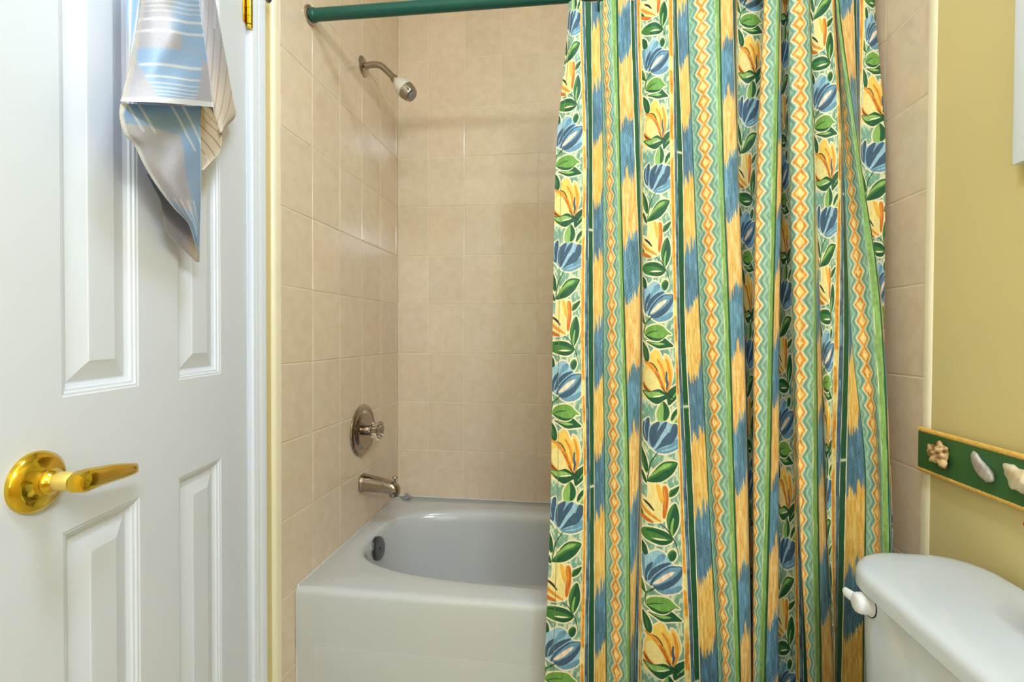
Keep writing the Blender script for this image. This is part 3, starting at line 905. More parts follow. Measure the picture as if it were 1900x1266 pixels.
def curtain_material():
    m = bpy.data.materials.new('floral_striped_cotton')
    m.use_nodes = True
    nt = m.node_tree
    p = nt.nodes['Principled BSDF']
    p.inputs['Roughness'].default_value = 0.55
    p.inputs['Specular IOR Level'].default_value = 0.35
    p.inputs['Sheen Weight'].default_value = 0.08
    t = nt.nodes.new('ShaderNodeTexImage')
    t.image = print_image()
    t.extension = 'REPEAT'
    t.interpolation = 'Cubic'
    uv = nt.nodes.new('ShaderNodeUVMap'); uv.uv_map = 'cloth'
    nt.links.new(uv.outputs['UV'], t.inputs['Vector'])
    nt.links.new(t.outputs['Color'], p.inputs['Base Color'])
    nz = nt.nodes.new('ShaderNodeTexNoise'); nz.inputs['Scale'].default_value = 9
    tc = nt.nodes.new('ShaderNodeTexCoord')
    mp = nt.nodes.new('ShaderNodeMapping'); mp.inputs['Scale'].default_value = (3, 3, 0.7)
    nt.links.new(tc.outputs['Object'], mp.inputs['Vector'])
    nt.links.new(mp.outputs['Vector'], nz.inputs['Vector'])
    b = nt.nodes.new('ShaderNodeBump'); b.inputs['Strength'].default_value = 0.35; b.inputs['Distance'].default_value = 0.008
    nt.links.new(nz.outputs['Fac'], b.inputs['Height'])
    nt.links.new(b.outputs['Normal'], p.inputs['Normal'])
    return m

# folds: (repeat, unit, column at five heights, depth towards the room)
ZLEV = np.array([1.945, 1.549, 1.145, 0.765, 0.319])
KEYS = [
 (0, 10, (1054, 1031, 1025.6, 1022.5, 1011), 0.000),
 (0, 40, (1064, 1056, 1052, 1052, 1046), 0.010),
 (0, 74, (1077, 1082, 1078, 1083, 1077), 0.012),
 (0, 82, (1080, 1087.7, 1084.5, 1088, 1084), 0.010),
 (0, 91, (1086, 1093, 1092, 1095, 1092), 0.004),
 (0, 99.5, (1097, 1099, 1100.5, 1102, 1102), -0.004),
 (0, 126, (1113, 1119, 1119, 1122, 1125), -0.012),
 (0, 146, (1123, 1130, 1135, 1139, 1144), 0.004),
 (0, 165, (1135, 1144, 1152, 1158.6, 1162.5), 0.014),
 (0, 178, (1147, 1152, 1160, 1168, 1170), 0.008),
 (0, 203, (1170, 1178, 1188, 1185, 1175), -0.014),
 (0, 211, (1177, 1187, 1189.8, 1187, 1178), -0.022),
 (1, -10, (1182, 1189, 1190.6, 1188, 1184), -0.022),
 (1, 0, (1190, 1192.5, 1192, 1190, 1190), -0.014),
 (1, 40, (1219, 1221, 1222, 1229, 1234), 0.014),
 (1, 74, (1241, 1244, 1251, 1262, 1272), 0.014),
 (1, 82, (1248.5, 1251, 1256.5, 1267, 1282), 0.010),
 (1, 91, (1252, 1257, 1262, 1275, 1289), 0.004),
 (1, 99.5, (1256, 1266, 1270.7, 1285, 1298), -0.004),
 (1, 126, (1276, 1286, 1299, 1313.7, 1333), -0.008),
 (1, 146, (1301, 1308.5, 1320, 1329, 1348), 0.012),
 (1, 165, (1326.7, 1332, 1343, 1352, 1364), 0.022),
 (1, 178, (1337, 1343, 1355, 1364, 1375.6), 0.022),
 (1, 203, (1358.7, 1367.8, 1379.5, 1387, 1394), 0.010),
 (1, 211, (1364, 1369.5, 1381, 1388.5, 1394.6), -0.020),
 (2, -8, (1366, 1369, 1380.5, 1388.5, 1394), -0.055),
 (2, 2, (1369, 1370, 1381, 1389, 1395), -0.070),
 (2, 30, (1388, 1383, 1387, 1391, 1396), -0.074),
 (2, 62, (1412, 1399, 1396, 1396, 1398), -0.074),
 (2, 100, (1424, 1409, 1404, 1404, 1403), -0.064),
 (2, 124, (1420, 1407, 1401, 1400, 1399.5), -0.025),
 (2, 137, (1417, 1404, 1398, 1397, 1396.5), 0.000),
 (2, 148, (1422, 1410, 1404, 1401, 1399), 0.014),
 (2, 165, (1441, 1433, 1426, 1418.6, 1408), 0.022),
 (2, 178, (1447, 1443, 1435.6, 1430, 1421), 0.016),
 (2, 197, (1449, 1450, 1446, 1445, 1444), 0.000),
 (2, 210, (1448, 1449.5, 1445.5, 1444, 1443.5), -0.030),
 (3, 5, (1448, 1449.5, 1446, 1444.5, 1444), -0.068),
 (3, 50, (1458, 1458, 1460, 1462, 1462), -0.078),
 (3, 82, (1465, 1466, 1473, 1478, 1483), -0.076),
 (3, 105, (1470, 1472, 1478, 1486, 1501), -0.055),
 (3, 122, (1466, 1468, 1474, 1482, 1502), -0.020),
 (3, 131, (1463, 1464.5, 1471, 1479, 1499), 0.000),
 (3, 146, (1484, 1486, 1483.5, 1485, 1501), 0.022),
 (3, 165, (1500.5, 1508, 1510, 1507, 1513.8), 0.020),
 (3, 178, (1502, 1510, 1515.6, 1519, 1525.5), 0.006),
 (3, 203, (1502.6, 1511, 1521.6, 1530.7, 1547), -0.016),
 (4, -4, (1503, 1511, 1522.5, 1531, 1548), -0.020),
 (4, 6, (1505, 1512, 1523, 1531.2, 1548.2), -0.020),
 (4, 40, (1526, 1534, 1538, 1534, 1548.6), -0.006),
 (4, 74, (1545, 1556, 1549, 1543, 1549), 0.000),
 (4, 82, (1548, 1561, 1557, 1550, 1549.5), -0.006),
 (4, 91, (1549, 1562.5, 1566, 1558, 1552), -0.014),
 (4, 99.5, (1549.3, 1563, 1575, 1568.5, 1560.7), -0.020),
 (4, 126, (1549.8, 1565, 1578, 1606, 1601), -0.026),
 (4, 146, (1550.2, 1574, 1600, 1628, 1629), -0.012),
 (4, 165, (1550.6, 1587, 1621, 1637, 1641), 0.010),
 (4, 178, (1557, 1594, 1637.5, 1650.6, 1655), 0.014),
 (4, 203, (1583, 1595, 1639, 1653, 1658), -0.010),
 (4, 211, (1589, 1595.4, 1639, 1653.3, 1658.5), -0.020),
 (5, -8, (1597, 1596, 1638.6, 1653.4, 1659), -0.026),
 (5, 2, (1606, 1597, 1638, 1653, 1659.5), -0.028),
 (5, 55, (1623, 1643, 1641, 1655, 1662), -0.030),
]
VOFF = [-145.0, 0.0, 145.0, 257.0, 383.0, 505.0]         # drop of the print from one repeat to the next

def pchip(x, y, xq):
    h = np.diff(x); d = np.diff(y, axis=0)/h[:, None]
    m = np.zeros_like(y)
    for i in range(1, len(x)-1):
        w1 = 2*h[i]+h[i-1]; w2 = h[i]+2*h[i-1]
        same = d[i-1]*d[i] > 0
        with np.errstate(divide='ignore', invalid='ignore'):
            m[i] = np.where(same, (w1+w2)/(w1/np.where(d[i-1] == 0, 1, d[i-1])+w2/np.where(d[i] == 0, 1, d[i])), 0)
    m[0] = d[0]; m[-1] = d[-1]
    k = np.clip(np.searchsorted(x, xq, 'right')-1, 0, len(x)-2)
    t = ((xq-x[k])/h[k])[:, None]; H = h[k][:, None]
    return y[k]*(2*t**3-3*t**2+1)+m[k]*H*(t**3-2*t**2+t)+y[k+1]*(-2*t**3+3*t**2)+m[k+1]*H*(t**3-t**2)

def curtain_xz():
    ku = np.array([k[0]*PU+k[1] for k in KEYS], float)
    kx = np.array([k[2] for k in KEYS], float)
    kd = np.array([[k[3]] for k in KEYS], float)
    U = [ku[0]]
    for i in range(len(ku)-1):
        n = max(2, int(round((ku[i+1]-ku[i])/2.2)))
        U += list(np.linspace(ku[i], ku[i+1], n+1)[1:])
    for p_ in range(1, 6):
        U.append(p_*PU)
    U = np.unique(np.round(np.array(U), 4))
    X = pchip(ku, kx, U)                       # (nu, 5)
    D = pchip(ku, kd, U)[:, 0]
    ztop, zbot, NV = 1.992, 0.16, 110
    Z = np.linspace(ztop, zbot, NV)
    # heights interpolated smoothly, held below the last level
    zl = np.concatenate([[2.05], ZLEV, [0.0]])[::-1]
    XL = np.concatenate([X[:, :1]+(X[:, :1]-X[:, 1:2])*0.12, X, X[:, 4:5]+(X[:, 4:5]-X[:, 3:4])*0.25], 1)[:, ::-1]
    PX = pchip(zl, XL.T, Z)                    # (NV, nu)
    return U, D, Z, PX
def curtain():
    U, D, Z, PX = curtain_xz()
    nu, nv = len(U), len(Z)
    yb = -0.672-0.158*np.clip((1.97-Z)/1.40, 0, 1)**0.9
    amp = 0.55+0.45*np.clip((1.95-Z)/0.5, 0, 1)
    wv = 0.006*np.sin(U[None, :]*0.045+Z[:, None]*3.1)*np.sin(Z[:, None]*4.0+U[None, :]*0.011)
    Y = yb[:, None]-D[None, :]*amp[:, None]-wv
    # solve the world x that lies in the wanted column at this depth and height
    q = PX-PP_X
    rel_y = Y-CAM[1]; rel_z = (Z-CAM[2])[:, None]
    A = q*FW[0]-F_PX*RT[0]
    B = F_PX*(rel_y*RT[1]+rel_z*RT[2])-q*(rel_y*FW[1]+rel_z*FW[2])
    X = CAM[0]+B/A
    V = np.stack([X, Y, np.broadcast_to(Z[:, None], X.shape)], -1).reshape(-1, 3)
    idx = np.arange(nu*nv).reshape(nv, nu)
    Fc = np.stack([idx[:-1, :-1], idx[1:, :-1], idx[1:, 1:], idx[:-1, 1:]], -1).reshape(-1, 4)
    me = bpy.data.meshes.new('shower_curtain')
    me.from_pydata(V.tolist(), [], Fc.tolist())
    me.update()
    root = obj_me('shower_curtain', me, curtain_material(), None, True)
    uvl = me.uv_layers.new(name='cloth')
    # print rows: tuned so one unit has the same size across and down
    zc = 1.115-(np.array([0.0])-0)
    vrow = (640-633-(Z-1.115)*0+0)
    vpix = 621-((Z-1.115)*758.0)               # down the cloth, in units
    vv = vpix-640.0
    per = np.floor((U[:-1]+U[1:])/2/PU).astype(int)
    uvs = np.zeros((nv-1, nu-1, 4, 2))
    for c, (di, dj) in enumerate(((0, 0), (1, 0), (1, 1), (0, 1))):
        uvs[..., c, 0] = (U[dj:nu-1+dj]/PU)[None, :]
        off = np.array([VOFF[max(0, min(5, k))] for k in per])
        v = vv[di:nv-1+di][:, None]+off[None, :]
        uvs[..., c, 1] = 1-v/PV
    uvl.data.foreach_set('uv', uvs.reshape(-1).astype(np.float32))
    # stitch line of the side hem
    G = V.reshape(nv, nu, 3)
    k = int(np.argmin(np.abs(U-22)))
    line = G[:, k].copy(); line[:, 1] -= 0.0008
    st = MB().tube(line[2:], 0.0006, 6).build('hem_stitching', mat('hem_thread', srgb(150, 138, 104), .8), root)
    tag(st, 'vertical stitch line of the side hem')
    tag(root, 'floral striped shower curtain in green, blue and yellow hanging in folds from the rod', 'shower curtain')
    return root
CURTAIN = curtain()

# the two curtain hooks in view on the rod
for x, lab in ((0.757, 'dark green curtain ring at the left corner of the shower curtain'), (0.815, 'dark green curtain ring on the rod, second from the left corner of the curtain')):
    pts = []
    for k in range(28):
        a = 2*math.pi*k/28
        pts.append((x+0.002*math.sin(a), -.667+0.020*math.sin(a), 2.004+0.030*math.cos(a)+(-0.004 if math.cos(a) < 0 else 0)))
    pts.append(pts[0])
    o = MB().tube(pts, 0.0028, 10, False).build('curtain_ring', M_ring)
    tag(o, lab, 'curtain ring', 'curtain rings on the rod')

# ------------------------------------------------------------------ towel on the door
M_towel = mat('terry_towel', (1, 1, 1, 1), 0.95, attr='col', noise=0.06, scale=420, bump=0.5, bump_scale=520, spec=0.1, bump_dist=0.0015)
def towel():
    V = []; Fc = []; Cc = []
    GREY = np.array((184, 180, 188.)); SKY = np.array((156, 182, 214.)); WHT = np.array((226, 223, 222.)); BEI = np.array((214, 198, 182.)); BRN = np.array((150, 128, 110.)); SHADE_BLUE = np.array((128, 164, 220.))
    def sheet(rows, nu, nv, fn, thick=0.0025, bulge=0.0):
        rows = [np.array(r, float) for r in rows]
        L = catmull([r[0:3] for r in rows], 30)
        C = catmull([r[3:6] for r in rows], 30) if len(rows[0]) > 6 else None
        Rr = catmull([r[-3:] for r in rows], 30)
        if C is None:
            C = (L+Rr)/2; C[:, 2] += bulge
        nv = len(L)
        n0 = len(V)
        front = []
        for i in range(nv):
            for j in range(nu):
                t = j/(nu-1)
                # quadratic through the three stations
                a, b_, c = L[i], C[i], Rr[i]
                p = a*(1-t)*(1-2*t)+4*b_*t*(1-t)+c*t*(2*t-1)
                front.append(p)
        cols = [fn(j/(nu-1), i/(nv-1), front[i*nu+j][1]) for i in range(nv) for j in range(nu)]
        for k, p in enumerate(front):
            t = (k % nu)/(nu-1)
            p[2] += thick*0.8*math.sin(math.pi*t)*(math.sin(t*8+p[1]*.05)+.6*math.sin(t*15-p[1]*.03+1)) if nu > 40 else 0
        for side in (0, 1):
            for p in front:
                q = on_plane(p[0], p[1], hinge+dn*max(0.002, p[2]-side*thick), dn)
                V.append(q)
            Cc.extend(cols)
        N = nu*nv
        for i in range(nv-1):
            for j in range(nu-1):
                a = n0+i*nu+j
                Fc.append((a, a+nu, a+nu+1, a+1))
                Fc.append((a+N, a+N+1, a+N+nu+1, a+N+nu))
        def rim(k1, k2): Fc.append((n0+k1, n0+k2, n0+k2+N, n0+k1+N))
        for i in range(nv-1):
            rim(i*nu+nu-1, (i+1)*nu+nu-1) if False else rim((i+1)*nu+nu-1, i*nu+nu-1)
            rim(i*nu, (i+1)*nu)
        for j in range(nu-1):
            rim(j+1, j); rim((nv-1)*nu+j, (nv-1)*nu+j+1)
    def lerp(a, b_, t): return a*(1-t)+b_*t
    def stripe(v, c, w): return float(np.clip(1.3-abs(v-c)/w, 0, 1))
    # front fall with the crosswise stripes and the white hem
    def fB(u, v, py):
        q = py-7*(u-.35)+5*math.sin(math.pi*min(1, u*1.3))
        left = np.clip((0.10+0.0055*max(0, q-118)-u)*22, 0, 1) if q > 108 else 0.0
        right = np.clip((u-(0.80+0.0016*max(0, 185-q)))*26, 0, 1) if q > 108 else 0.0
        if q < 62: blk = lerp(GREY, SKY, float(np.clip((u-.45)*5, 0, 1)))
        elif q < 93: blk = lerp(GREY, SKY, float(np.clip((u-.66)*30, 0, 1)))
        else: blk = lerp(GREY, SKY, float(np.clip((q-93)*.6, 0, 1)))
        c = lerp(blk, GREY, float(max(left, right)))
        s = 0
        for p0, w, m in ((-60, 2, 1), (-45, 2, 1), (-30, 2, 1), (-17, 2, 1), (-5, 2, 1), (6, 1.8, .9), (15, 1.6, .8), (24, 1.6, .7), (39, 3, 1), (61, 2.8, 1), (124, 3.0, 2), (146, 2.2, 2), (158, 1.3, 2), (166, 1.3, 2), (173, 1.3, 2), (179, 1.1, 2)):
            k = stripe(q, p0, w)
            s = max(s, k*(1-float(max(left, right))) if m == 2 else k*m)
        c = lerp(c, WHT, .9*s)
        c = lerp(c, WHT, float(np.clip((v-0.945)*120, 0, 1)))
        if u < 0.06: c = lerp(c, BEI, .6)
        return c
    B = [(285, -150, .050, 312, -152, .072, 340, -150, .05), (274, -90, .045, 315, -90, .082, 356, -90, .05), (266, -40, .042, 318, -38, .086, 366, -40, .05), (260, 20, .042, 317, 24, .088, 372, 22, .052), (251, 70, .042, 314, 76, .092, 380, 75, .054),
         (242, 125, .044, 311, 122, .094, 388, 130, .058), (230, 168, .052, 309, 162, .097, 393, 172, .060), (223, 188, .060, 306, 191, .101, 396, 199, .062)]
    sheet(B, 72, 0, fB)
    # narrow side of the same fold, left of the front fall
    def fL(u, v, py):
        c = lerp(SKY, BEI, float(np.clip((v-.55)*5, 0, 1)))
        k = max(stripe(u, .25, .10), stripe(u, .75, .10))
        return lerp(c, WHT, k)
    sheet([(262, -150, .03, 292, -150, .04), (248, -90, .025, 282, -90, .036), (236, -30, .022, 270, -30, .034), (234, 20, .022, 263, 20, .034), (237, 60, .024, 254, 62, .034), (238, 100, .026, 245, 104, .036), (236, 135, .034, 240, 138, .044), (228, 170, .046, 232, 172, .052)], 20, 0, fL)
    # right strand behind
    def fA(u, v, py):
        c = lerp(GREY, BEI, float(np.clip((v-.45)*4, 0, 1)))
        for k in range(9):
            cc = (u*0.55+v*1.5-0.09*k*2.0)
            c = lerp(c, BRN if v > .42 else (WHT if k % 2 else BRN*1.15), 0.75*stripe(cc, 0.12, .012))
        return lerp(c, BEI*1.03, float(np.clip((v-.93)*12, 0, 1)))
    sheet([(330, -150, .03, 356, -150, .03), (350, -90, .028, 380, -90, .026), (362, -40, .028, 393, -40, .024), (368, 30, .028, 405, 30, .024), (376, 90, .030, 417, 95, .026), (385, 150, .032, 427, 150, .026), (394, 195, .034, 434, 190, .028), (399, 225, .034, 438, 214, .028), (405, 250, .034, 420, 236, .03)], 36, 0, fA, bulge=0.012)
    # inner fold with brown stripes under the hem on the right
    def fI(u, v, py):
        c = lerp(BEI*np.array((.98, .94, .84)), BEI, v)
        for k in range(8):
            c = lerp(c, BRN if v < .7 else WHT, 0.8*stripe(v+u*-.28, -.05+.16*k, .014))
        return c
    sheet([(362, 190, .040, 392, 202, .040), (366, 215, .042, 404, 230, .038), (366, 245, .044, 412, 252, .036), (367, 272, .044, 407, 282, .036), (369, 296, .046, 392, 300, .038), (370, 312, .046, 377, 316, .042)], 28, 0, fI, bulge=-0.004)
    # lower front fall, drawn to a point, with the white selvedge on the left
    def fC(u, v, py):
        w = 0.045+0.06*v+0.12*max(0, v-.8)+0.5*max(0, .10-v)
        blk = GREY if (0.18+0.25*(1-u)*0+0.0 < v-0.12*(u-.5) < 0.66 and u < .72) or (v > .9) else SKY*0.97
        if v < 0.16: blk = lerp(SHADE_BLUE, SKY*.96, v/.16)  # shade below the upper hem, painted into the cloth as deeper blue
        c = blk
        s = 0
        d = u-0.55*v*1.0
        for cc in (0.18, 0.32, .72, .86):
            if v < .20 or cc > .6: s = max(s, stripe(u-0.9*v, cc-.10, .018)*(1 if v < .32 else 0))
        if .60 < v < .84:
            for cc in (.25, .42, .60, .78): s = max(s, stripe(u-0.5*(v-.6), cc, .022))
        c = lerp(c, WHT, .85*s)
        hem = np.clip((w-u)*60+.5, 0, 1)
        return lerp(c, WHT*0.985, float(hem))
    Cr = [(223, 191, .058, 300, 196, .072, 374, 197, .052), (221, 214, .056, 300, 220, .072, 372, 222, .052), (229, 246, .053, 305, 255, .072, 372, 252, .052), (250, 272, .052, 315, 282, .072, 373, 285, .052), (268, 308, .051, 322, 318, .070, 373, 320, .050),
          (292, 347, .050, 335, 354, .066, 373, 358, .048), (322, 386, .048, 348, 392, .060, 372, 394, .046), (348, 414, .046, 361, 420, .054, 371, 424, .044), (361, 448, .044, 366, 454, .048, 370.5, 458, .042), (367, 474, .042, 369, 477, .044, 370.5, 479, .041)]
    sheet(Cr, 60, 0, fC)
    # darker back layer showing below the selvedge
    def fD(u, v, py):
        c = lerp(SKY*.9, GREY*.86, float(np.clip(v*4, 0, 1)))
        c = lerp(c, BEI*.96, float(np.clip((v-.62+(.3*(u-.5)))*6, 0, 1)))
        for k in range(6): c = lerp(c, BRN*1.1, .4*stripe(v-.2*u, .5+.08*k, .012))
        if u < .06: c = BEI*.9
        return c
    sheet([(272, 322, .030, 312, 330, .030), (284, 346, .028, 325, 352, .030), (297, 372, .026, 340, 380, .030), (302, 402, .026, 350, 410, .030), (308, 428, .026, 358, 436, .030), (326, 450, .026, 365, 458, .030), (347, 470, .028, 369, 474, .032), (365, 487, .030, 370, 486, .032)], 30, 0, fD, bulge=-0.004)
    o = obj('towel', V, Fc, M_towel, None, True)
    add_attr(o, srgb_np(np.clip(np.array(Cc), 0, 250)))
    tag(o, 'blue and grey striped towel with white hems hanging on the white door', 'towel')
towel()

# ------------------------------------------------------------------ toilet
def rrect(xa, xb, ya, yb, rf, rb, N=12):
    """rounded rectangle in plan, rf: radius of the front corners (small x), rb: back corners"""
    out = []
    for (cx, cy, r, a0) in ((xb-rb, yb-rb, rb, 0), (xa+rf, yb-rf, rf, 90), (xa+rf, ya+rf, rf, 180), (xb-rb, ya+rb, rb, 270)):
        for k in range(N):
            a = math.radians(a0+90*k/(N-1))
            out.append((cx+r*math.cos(a), cy+r*math.sin(a)))
    return out
def toilet():
    r = empty('toilet', (1.3, -1.19, 0))
    tag(r, 'white two-piece toilet with its tank against the yellow wall', 'toilet')
    XA, XB, YA, YB_ = 1.2615, 1.5035, -1.435, -0.944
    def ring(i, z, extra=0.0): return [(x, y, z) for x, y in rrect(XA+i, XB-i, YA+i, YB_-i, max(.006, 0.110-i), max(.006, 0.078-i))]
    R = [ring(.012, .664), ring(.004, .666), ring(.0, .670), ring(.0, .686), ring(.0012, .692), ring(.004, .697), ring(.009, .7005), ring(.016, .7022), ring(.03, .7034), ring(.07, .7048)]
    MB().rings(R, True, True, True).build('tank_lid', M_porc, r)
    def tr(i, z): return [(x, y, z) for x, y in rrect(1.274+i, 1.499-i*.3, -1.422+i, -0.957-i, 0.097, 0.04)]
    tank = MB().rings([tr(.03, .36), tr(.012, .37), tr(.006, .42), tr(.002, .56), tr(0, .660), tr(.004, .666)], True, True, True).build('tank', M_porc, r)
    # flush lever at the far left end of the tank front
    lev = MB().lathe([(-.002, .0205), (.003, .0205), (.0032, .0180), (.012, .0180), (.020, .0172), (.024, .0150), (.026, .0100)], (1.276, -1.045, .648), (-1, 0, 0), 36, True, True)
    Rl = []
    for (t, hh, ww, dx) in ((-.006, .008, .005, .016), (.004, .0105, .006, .018), (.011, .0098, .0055, .021), (.018, .0092, .005, .024), (.025, .0085, .0042, .027), (.028, .005, .0025, .028)):
        rg = []
        for k in range(20):
            a = 2*math.pi*k/20
            rg.append((1.276-dx+ww*math.cos(a), -1.045+t, .650+t*0.14+hh*math.sin(a)))
        Rl.append(rg)
    lev.rings(Rl, True, True, True)
    tag(lev.build('flush_lever', mat('white_lever_plastic', srgb(236, 234, 236), 0.25), tank), 'white flush lever')
    MB().lathe([(-.001, .0222), (.0022, .0222)], (1.2752, -1.045, .648), (-1, 0, 0), 36, True, True).build('lever_gasket', M_black, tank)
    # bowl, base, seat
    def ovl(cx, ax, ay, z, p=2.3): return [(x, y, z) for x, y in superoval(cx, -1.19, ax, ay, 0, 48, p)]
    MB().rings([ovl(1.12, .30, .12, 0, 3), ovl(1.12, .29, .11, .06, 3), ovl(1.14, .27, .095, .15), ovl(1.10, .30, .13, .26), ovl(1.08, .325, .18, .35), ovl(1.08, .33, .186, .385), ovl(1.08, .325, .18, .392), ovl(1.08, .27, .13, .39), ovl(1.07, .22, .10, .30), ovl(1.05, .1, .06, .22)], True, True, True).build('bowl', M_porc, r)
    MB().box((1.25, -1.33, .30), (1.46, -1.05, .372), .015).build('bowl_shelf', M_porc, r)
    MB().rings([ovl(1.05, .245, .188, .394), ovl(1.05, .25, .192, .402), ovl(1.05, .25, .192, .414), ovl(1.05, .24, .182, .420), ovl(1.05, .05, .04, .424)], True, True, True).build('seat_lid', M_porc, r)
toilet()

# small white vase with a red-berried twig standing on the tank lid (mostly beyond the frame)
vs = empty('bud_vase', (1.425, -1.235, .7045))
tag(vs, 'round white bud vase on the toilet tank lid at the right edge', 'vase')
MB().lathe([(0, .028), (.004, .034), (.016, .0475), (.032, .0515), (.046, .0475), (.058, .033), (.064, .0225), (.070, .0205), (.076, .023), (.075, .019), (.06, .018)], (1.425, -1.235, .7045), (0, 0, 1), 48, True, True).build('vase_body', mat('white_ceramic', srgb(240, 240, 240), 0.2), vs)
tw = MB().tube(catmull([(1.425, -1.235, .77), (1.43, -1.20, .80), (1.438, -1.158, .822), (1.442, -1.140, .8305)], 6), .0012, 8).build('twig', mat('brown_twig', srgb(96, 70, 44), .7))
tag(tw, 'thin twig with a red berry in the white bud vase', 'twig')
MB().lathe([(-.0062, .001), (-.005, .0038), (0, .0062), (.005, .0038), (.0062, .001)], (1.443, -1.1345, .831), (0, 1, .2), 20, True, True).build('berry', mat('red_berry', srgb(206, 52, 34), .25), tw)

# ------------------------------------------------------------------ shell plaque on the right wall
M_green_board = mat('green_board_paint', srgb(58, 104, 54), 0.45, noise=0.08, scale=14, bump=0.1, bump_scale=90)
M_rope = mat('jute_rope', srgb(224, 176, 84), 0.75, noise=0.15, scale=300)
def plaque():
    y0, y1, za, zb, x = -0.8085, -1.40, 0.8290, 0.9130, W
    xf = W-.0165
    r = empty('shell_plaque', (W, -1.0, .87))
    tag(r, 'green board with rope edges and glued seashells on the yellow wall', 'wall plaque')
    MB().box((xf, y1, za), (W-.001, y0, zb), .0015).build('board', M_green_board, r)
    for z in (zb+.0005, za-.0005):
        mb = MB()
        L = y0-y1
        for ph in (0, math.pi*2/3, math.pi*4/3):
            n = 900
            pts = []
            for k in range(n+1):
                y = y0+.001-(L+.001)*k/n
                a = (y*2*math.pi/0.0115)+ph
                pts.append((xf+.0040+.0028*math.cos(a), y, z+.0028*math.sin(a)))
            mb.tube(pts, .0030, 6)
        tag(mb.build('rope_edge', M_rope, r), 'twisted tan rope')
    # spiky brown shell
    def PB(px, py, h=0.0): return on_plane(px, py, np.array([xf-h, 0, 0]), np.array([1.0, 0, 0]))
    c = PB(1747, 842)
    V = []; Fc = []
    nu, nv = 48, 26
    r2 = np.random.default_rng(5)
    sp = r2.normal(size=(46, 3)); sp /= np.linalg.norm(sp, axis=1)[:, None]
    spw = r2.random(46)
    cols = []
    for i in range(nv+1):
        th = math.pi*i/nv
        for j in range(nu):
            ph = 2*math.pi*j/nu
            d = np.array([math.sin(th)*math.cos(ph), math.sin(th)*math.sin(ph), math.cos(th)])
            k = (sp@d)
            s = float((np.clip(k-.92, 0, 1)*(0.5+spw)).max())/.08
            body = 0.74+0.10*math.sin(9*d[2]+4*d[1])
            rr = body+0.42*min(1, s)
            # long siphon towards the lower right
            q = np.array([-0.2, -0.62, -0.76]); q /= np.linalg.norm(q)
            e = max(0, float(d@q)-.86)/.14
            rr += 0.62*e
            V.append((c[0]-0.006+d[0]*rr*0.0125, c[1]+d[1]*rr*0.0230-0.001, c[2]+d[2]*rr*0.0225+.001))
            t = np.clip(0.22+0.60*min(1, s)+0.30*math.sin(13*d[2]+7*d[1])+r2.normal(0, .12), 0, 1)
            cols.append(srgb_np(np.array((128, 74, 34.))*(1-t)+np.array((240, 206, 150.))*t))
    for i in range(nv):
        for j in range(nu):
            k = (j+1) % nu
            Fc.append((i*nu+j, i*nu+k, (i+1)*nu+k, (i+1)*nu+j))
    o = obj('spiky_shell', V, Fc, mat('brown_shell', rough=.6, attr='col', bump=.4, bump_scale=400), r)
    add_attr(o, np.array(cols)); tag(o, 'spiky brown and cream murex shell')
    # long grey mussel shell, leaning
    def lobe(name, axis_px, widths, h, matl, ridges, label, amp=.0):
        axis = catmull(axis_px, 8)
        Wd = np.interp(np.linspace(0, 1, len(axis)), np.linspace(0, 1, len(widths)), widths)
        V = []; Fc = []; cc = []
        nv, nu = len(axis), 40
        for i in range(nv):
            t = axis[min(i+1, nv-1)]-axis[max(i-1, 0)]
            t = t/np.linalg.norm(t); nrm = np.array([-t[1], t[0]])
            for j in range(nu):
                a = 2*math.pi*j/nu
                w = Wd[i]*(1+amp*math.sin(ridges*i/nv*6.28))
                p = axis[i]+nrm*w*math.cos(a)
                hh = h*(Wd[i]/max(Wd))*math.sin(a)
                g = 1+.05*math.cos(a*ridges)
                V.append(PB(p[0], p[1], max(-.001, hh*g)))
                k = 0.6+.3*math.sin(i*0.22+math.cos(a)*2)+.12*math.sin(i*.9+a*3)
                cc.append(k)
        for i in range(nv-1):
            for j in range(nu):
                k = (j+1) % nu
                Fc.append((i*nu+j, i*nu+k, (i+1)*nu+k, (i+1)*nu+j))
        Fc.append(tuple(range(nu))); Fc.append(tuple(reversed(range((nv-1)*nu, nv*nu))))
        o = obj(name, V, Fc, matl, r)
        tag(o, label)
        return o, np.array(cc)
    o, k = lobe('mussel_shell', [(1806, 837), (1808, 845), (1813, 858), (1822, 871), (1832, 882), (1838, 892), (1839, 896)], [1.5, 7.0, 9.5, 11.5, 12.5, 11.0, 8.5, 1.0], .013, mat('grey_shell', rough=.45, attr='col', bump=.3, bump_scale=120), 3, 'smooth grey mussel shell')
    add_attr(o, srgb_np(np.array((166, 152, 146.)))*(1-k[:, None])+srgb_np(np.array((222, 212, 204.)))*k[:, None])
    o, k = lobe('whelk_shell', [(1861, 861), (1867, 866), (1874, 873), (1884, 884), (1896, 896), (1910, 908), (1924, 918)], [1.5, 6, 10.5, 13.5, 19, 21, 17, 9, 1.0], .021, mat('cream_shell', rough=.5, attr='col', bump=.3, bump_scale=150), 4, 'cream white whelk shell with folded ribs', .09)
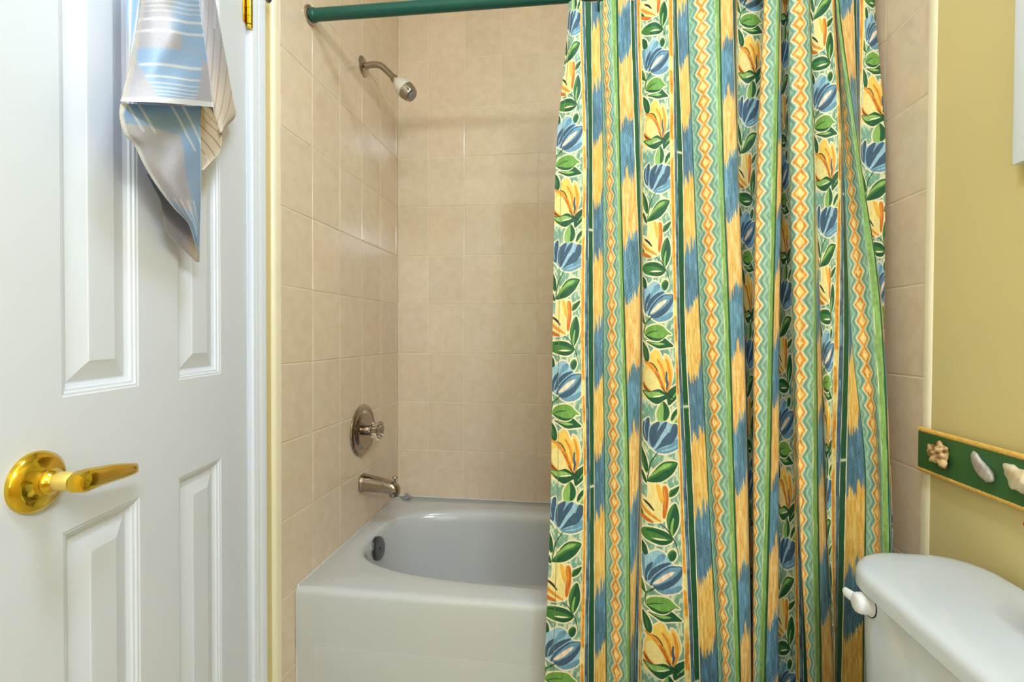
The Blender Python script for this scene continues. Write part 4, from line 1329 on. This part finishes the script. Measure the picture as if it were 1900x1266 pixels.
    add_attr(o, srgb_np(np.array((214, 186, 138.)))*(1-k[:, None])+srgb_np(np.array((248, 232, 200.)))*k[:, None])
plaque()

# white framed picture high on the right wall, only its edge in view
pf = empty('picture_frame', (W, -1.22, 1.41))
tag(pf, 'white picture frame on the yellow wall above the toilet, its edge at the right border', 'picture frame')
ya, yb_, za, zb = -1.0225, -1.42, 1.408, 1.95
b = MB()
for (a, c, e, f) in ((ya-.03, ya, za, zb), (yb_, yb_+.03, za, zb), (yb_+.03, ya-.03, za, za+.03), (yb_+.03, ya-.03, zb-.03, zb)):
    b.box((W-.018, a, e), (W-.001, c, f), .002)
b.build('frame', M_trim_paint, pf)
MB().box((W-.012, yb_+.03, za+.03), (W-.002, ya-.03, zb-.03)).build('picture_panel', mat('blank_mat_board', srgb(226, 220, 204), .6, noise=.05, scale=8), pf, smooth=False)

# ------------------------------------------------------------------ lamp fixtures (behind and above the camera)
M_globe = mat('opal_glass', srgb(250, 248, 240), .3, trans=.0)
for nm, e in (('opal_glass_lit', 3.0),):
    M_globe = bpy.data.materials.new(nm); M_globe.use_nodes = True
    g = M_globe.node_tree.nodes['Principled BSDF']
    g.inputs['Base Color'].default_value = (0.9, 0.88, 0.82, 1)
    g.inputs['Emission Color'].default_value = (1, .93, .82, 1)
    g.inputs['Emission Strength'].default_value = e
cl = empty('ceiling_light', (0.80, -1.50, HC))
tag(cl, 'flat round ceiling light with white rim over the bathroom floor', 'ceiling light')
MB().lathe([(0, .20), (.03, .20), (.05, .19), (.052, .178), (.03, .176)], (0.80, -1.50, HC), (0, 0, -1), 48, True, False).build('lamp_rim', M_trim_paint, cl)
vb = empty('vanity_light', (W, -2.615, 2.06))
tag(vb, 'wall bar light with four globe bulbs behind the camera', 'wall light')
MB().box((W-.03, -2.99, 2.01), (W-.001, -2.24, 2.11), .006).build('back_plate', M_chrome, vb)
for k in range(4):
    y = -2.36-0.17*k
    MB().lathe([(0, .026), (.03, .026), (.045, .02)], (W-.03, y, 2.06), (-1, 0, 0), 24, True, True).build('bulb_socket', M_chrome, vb)
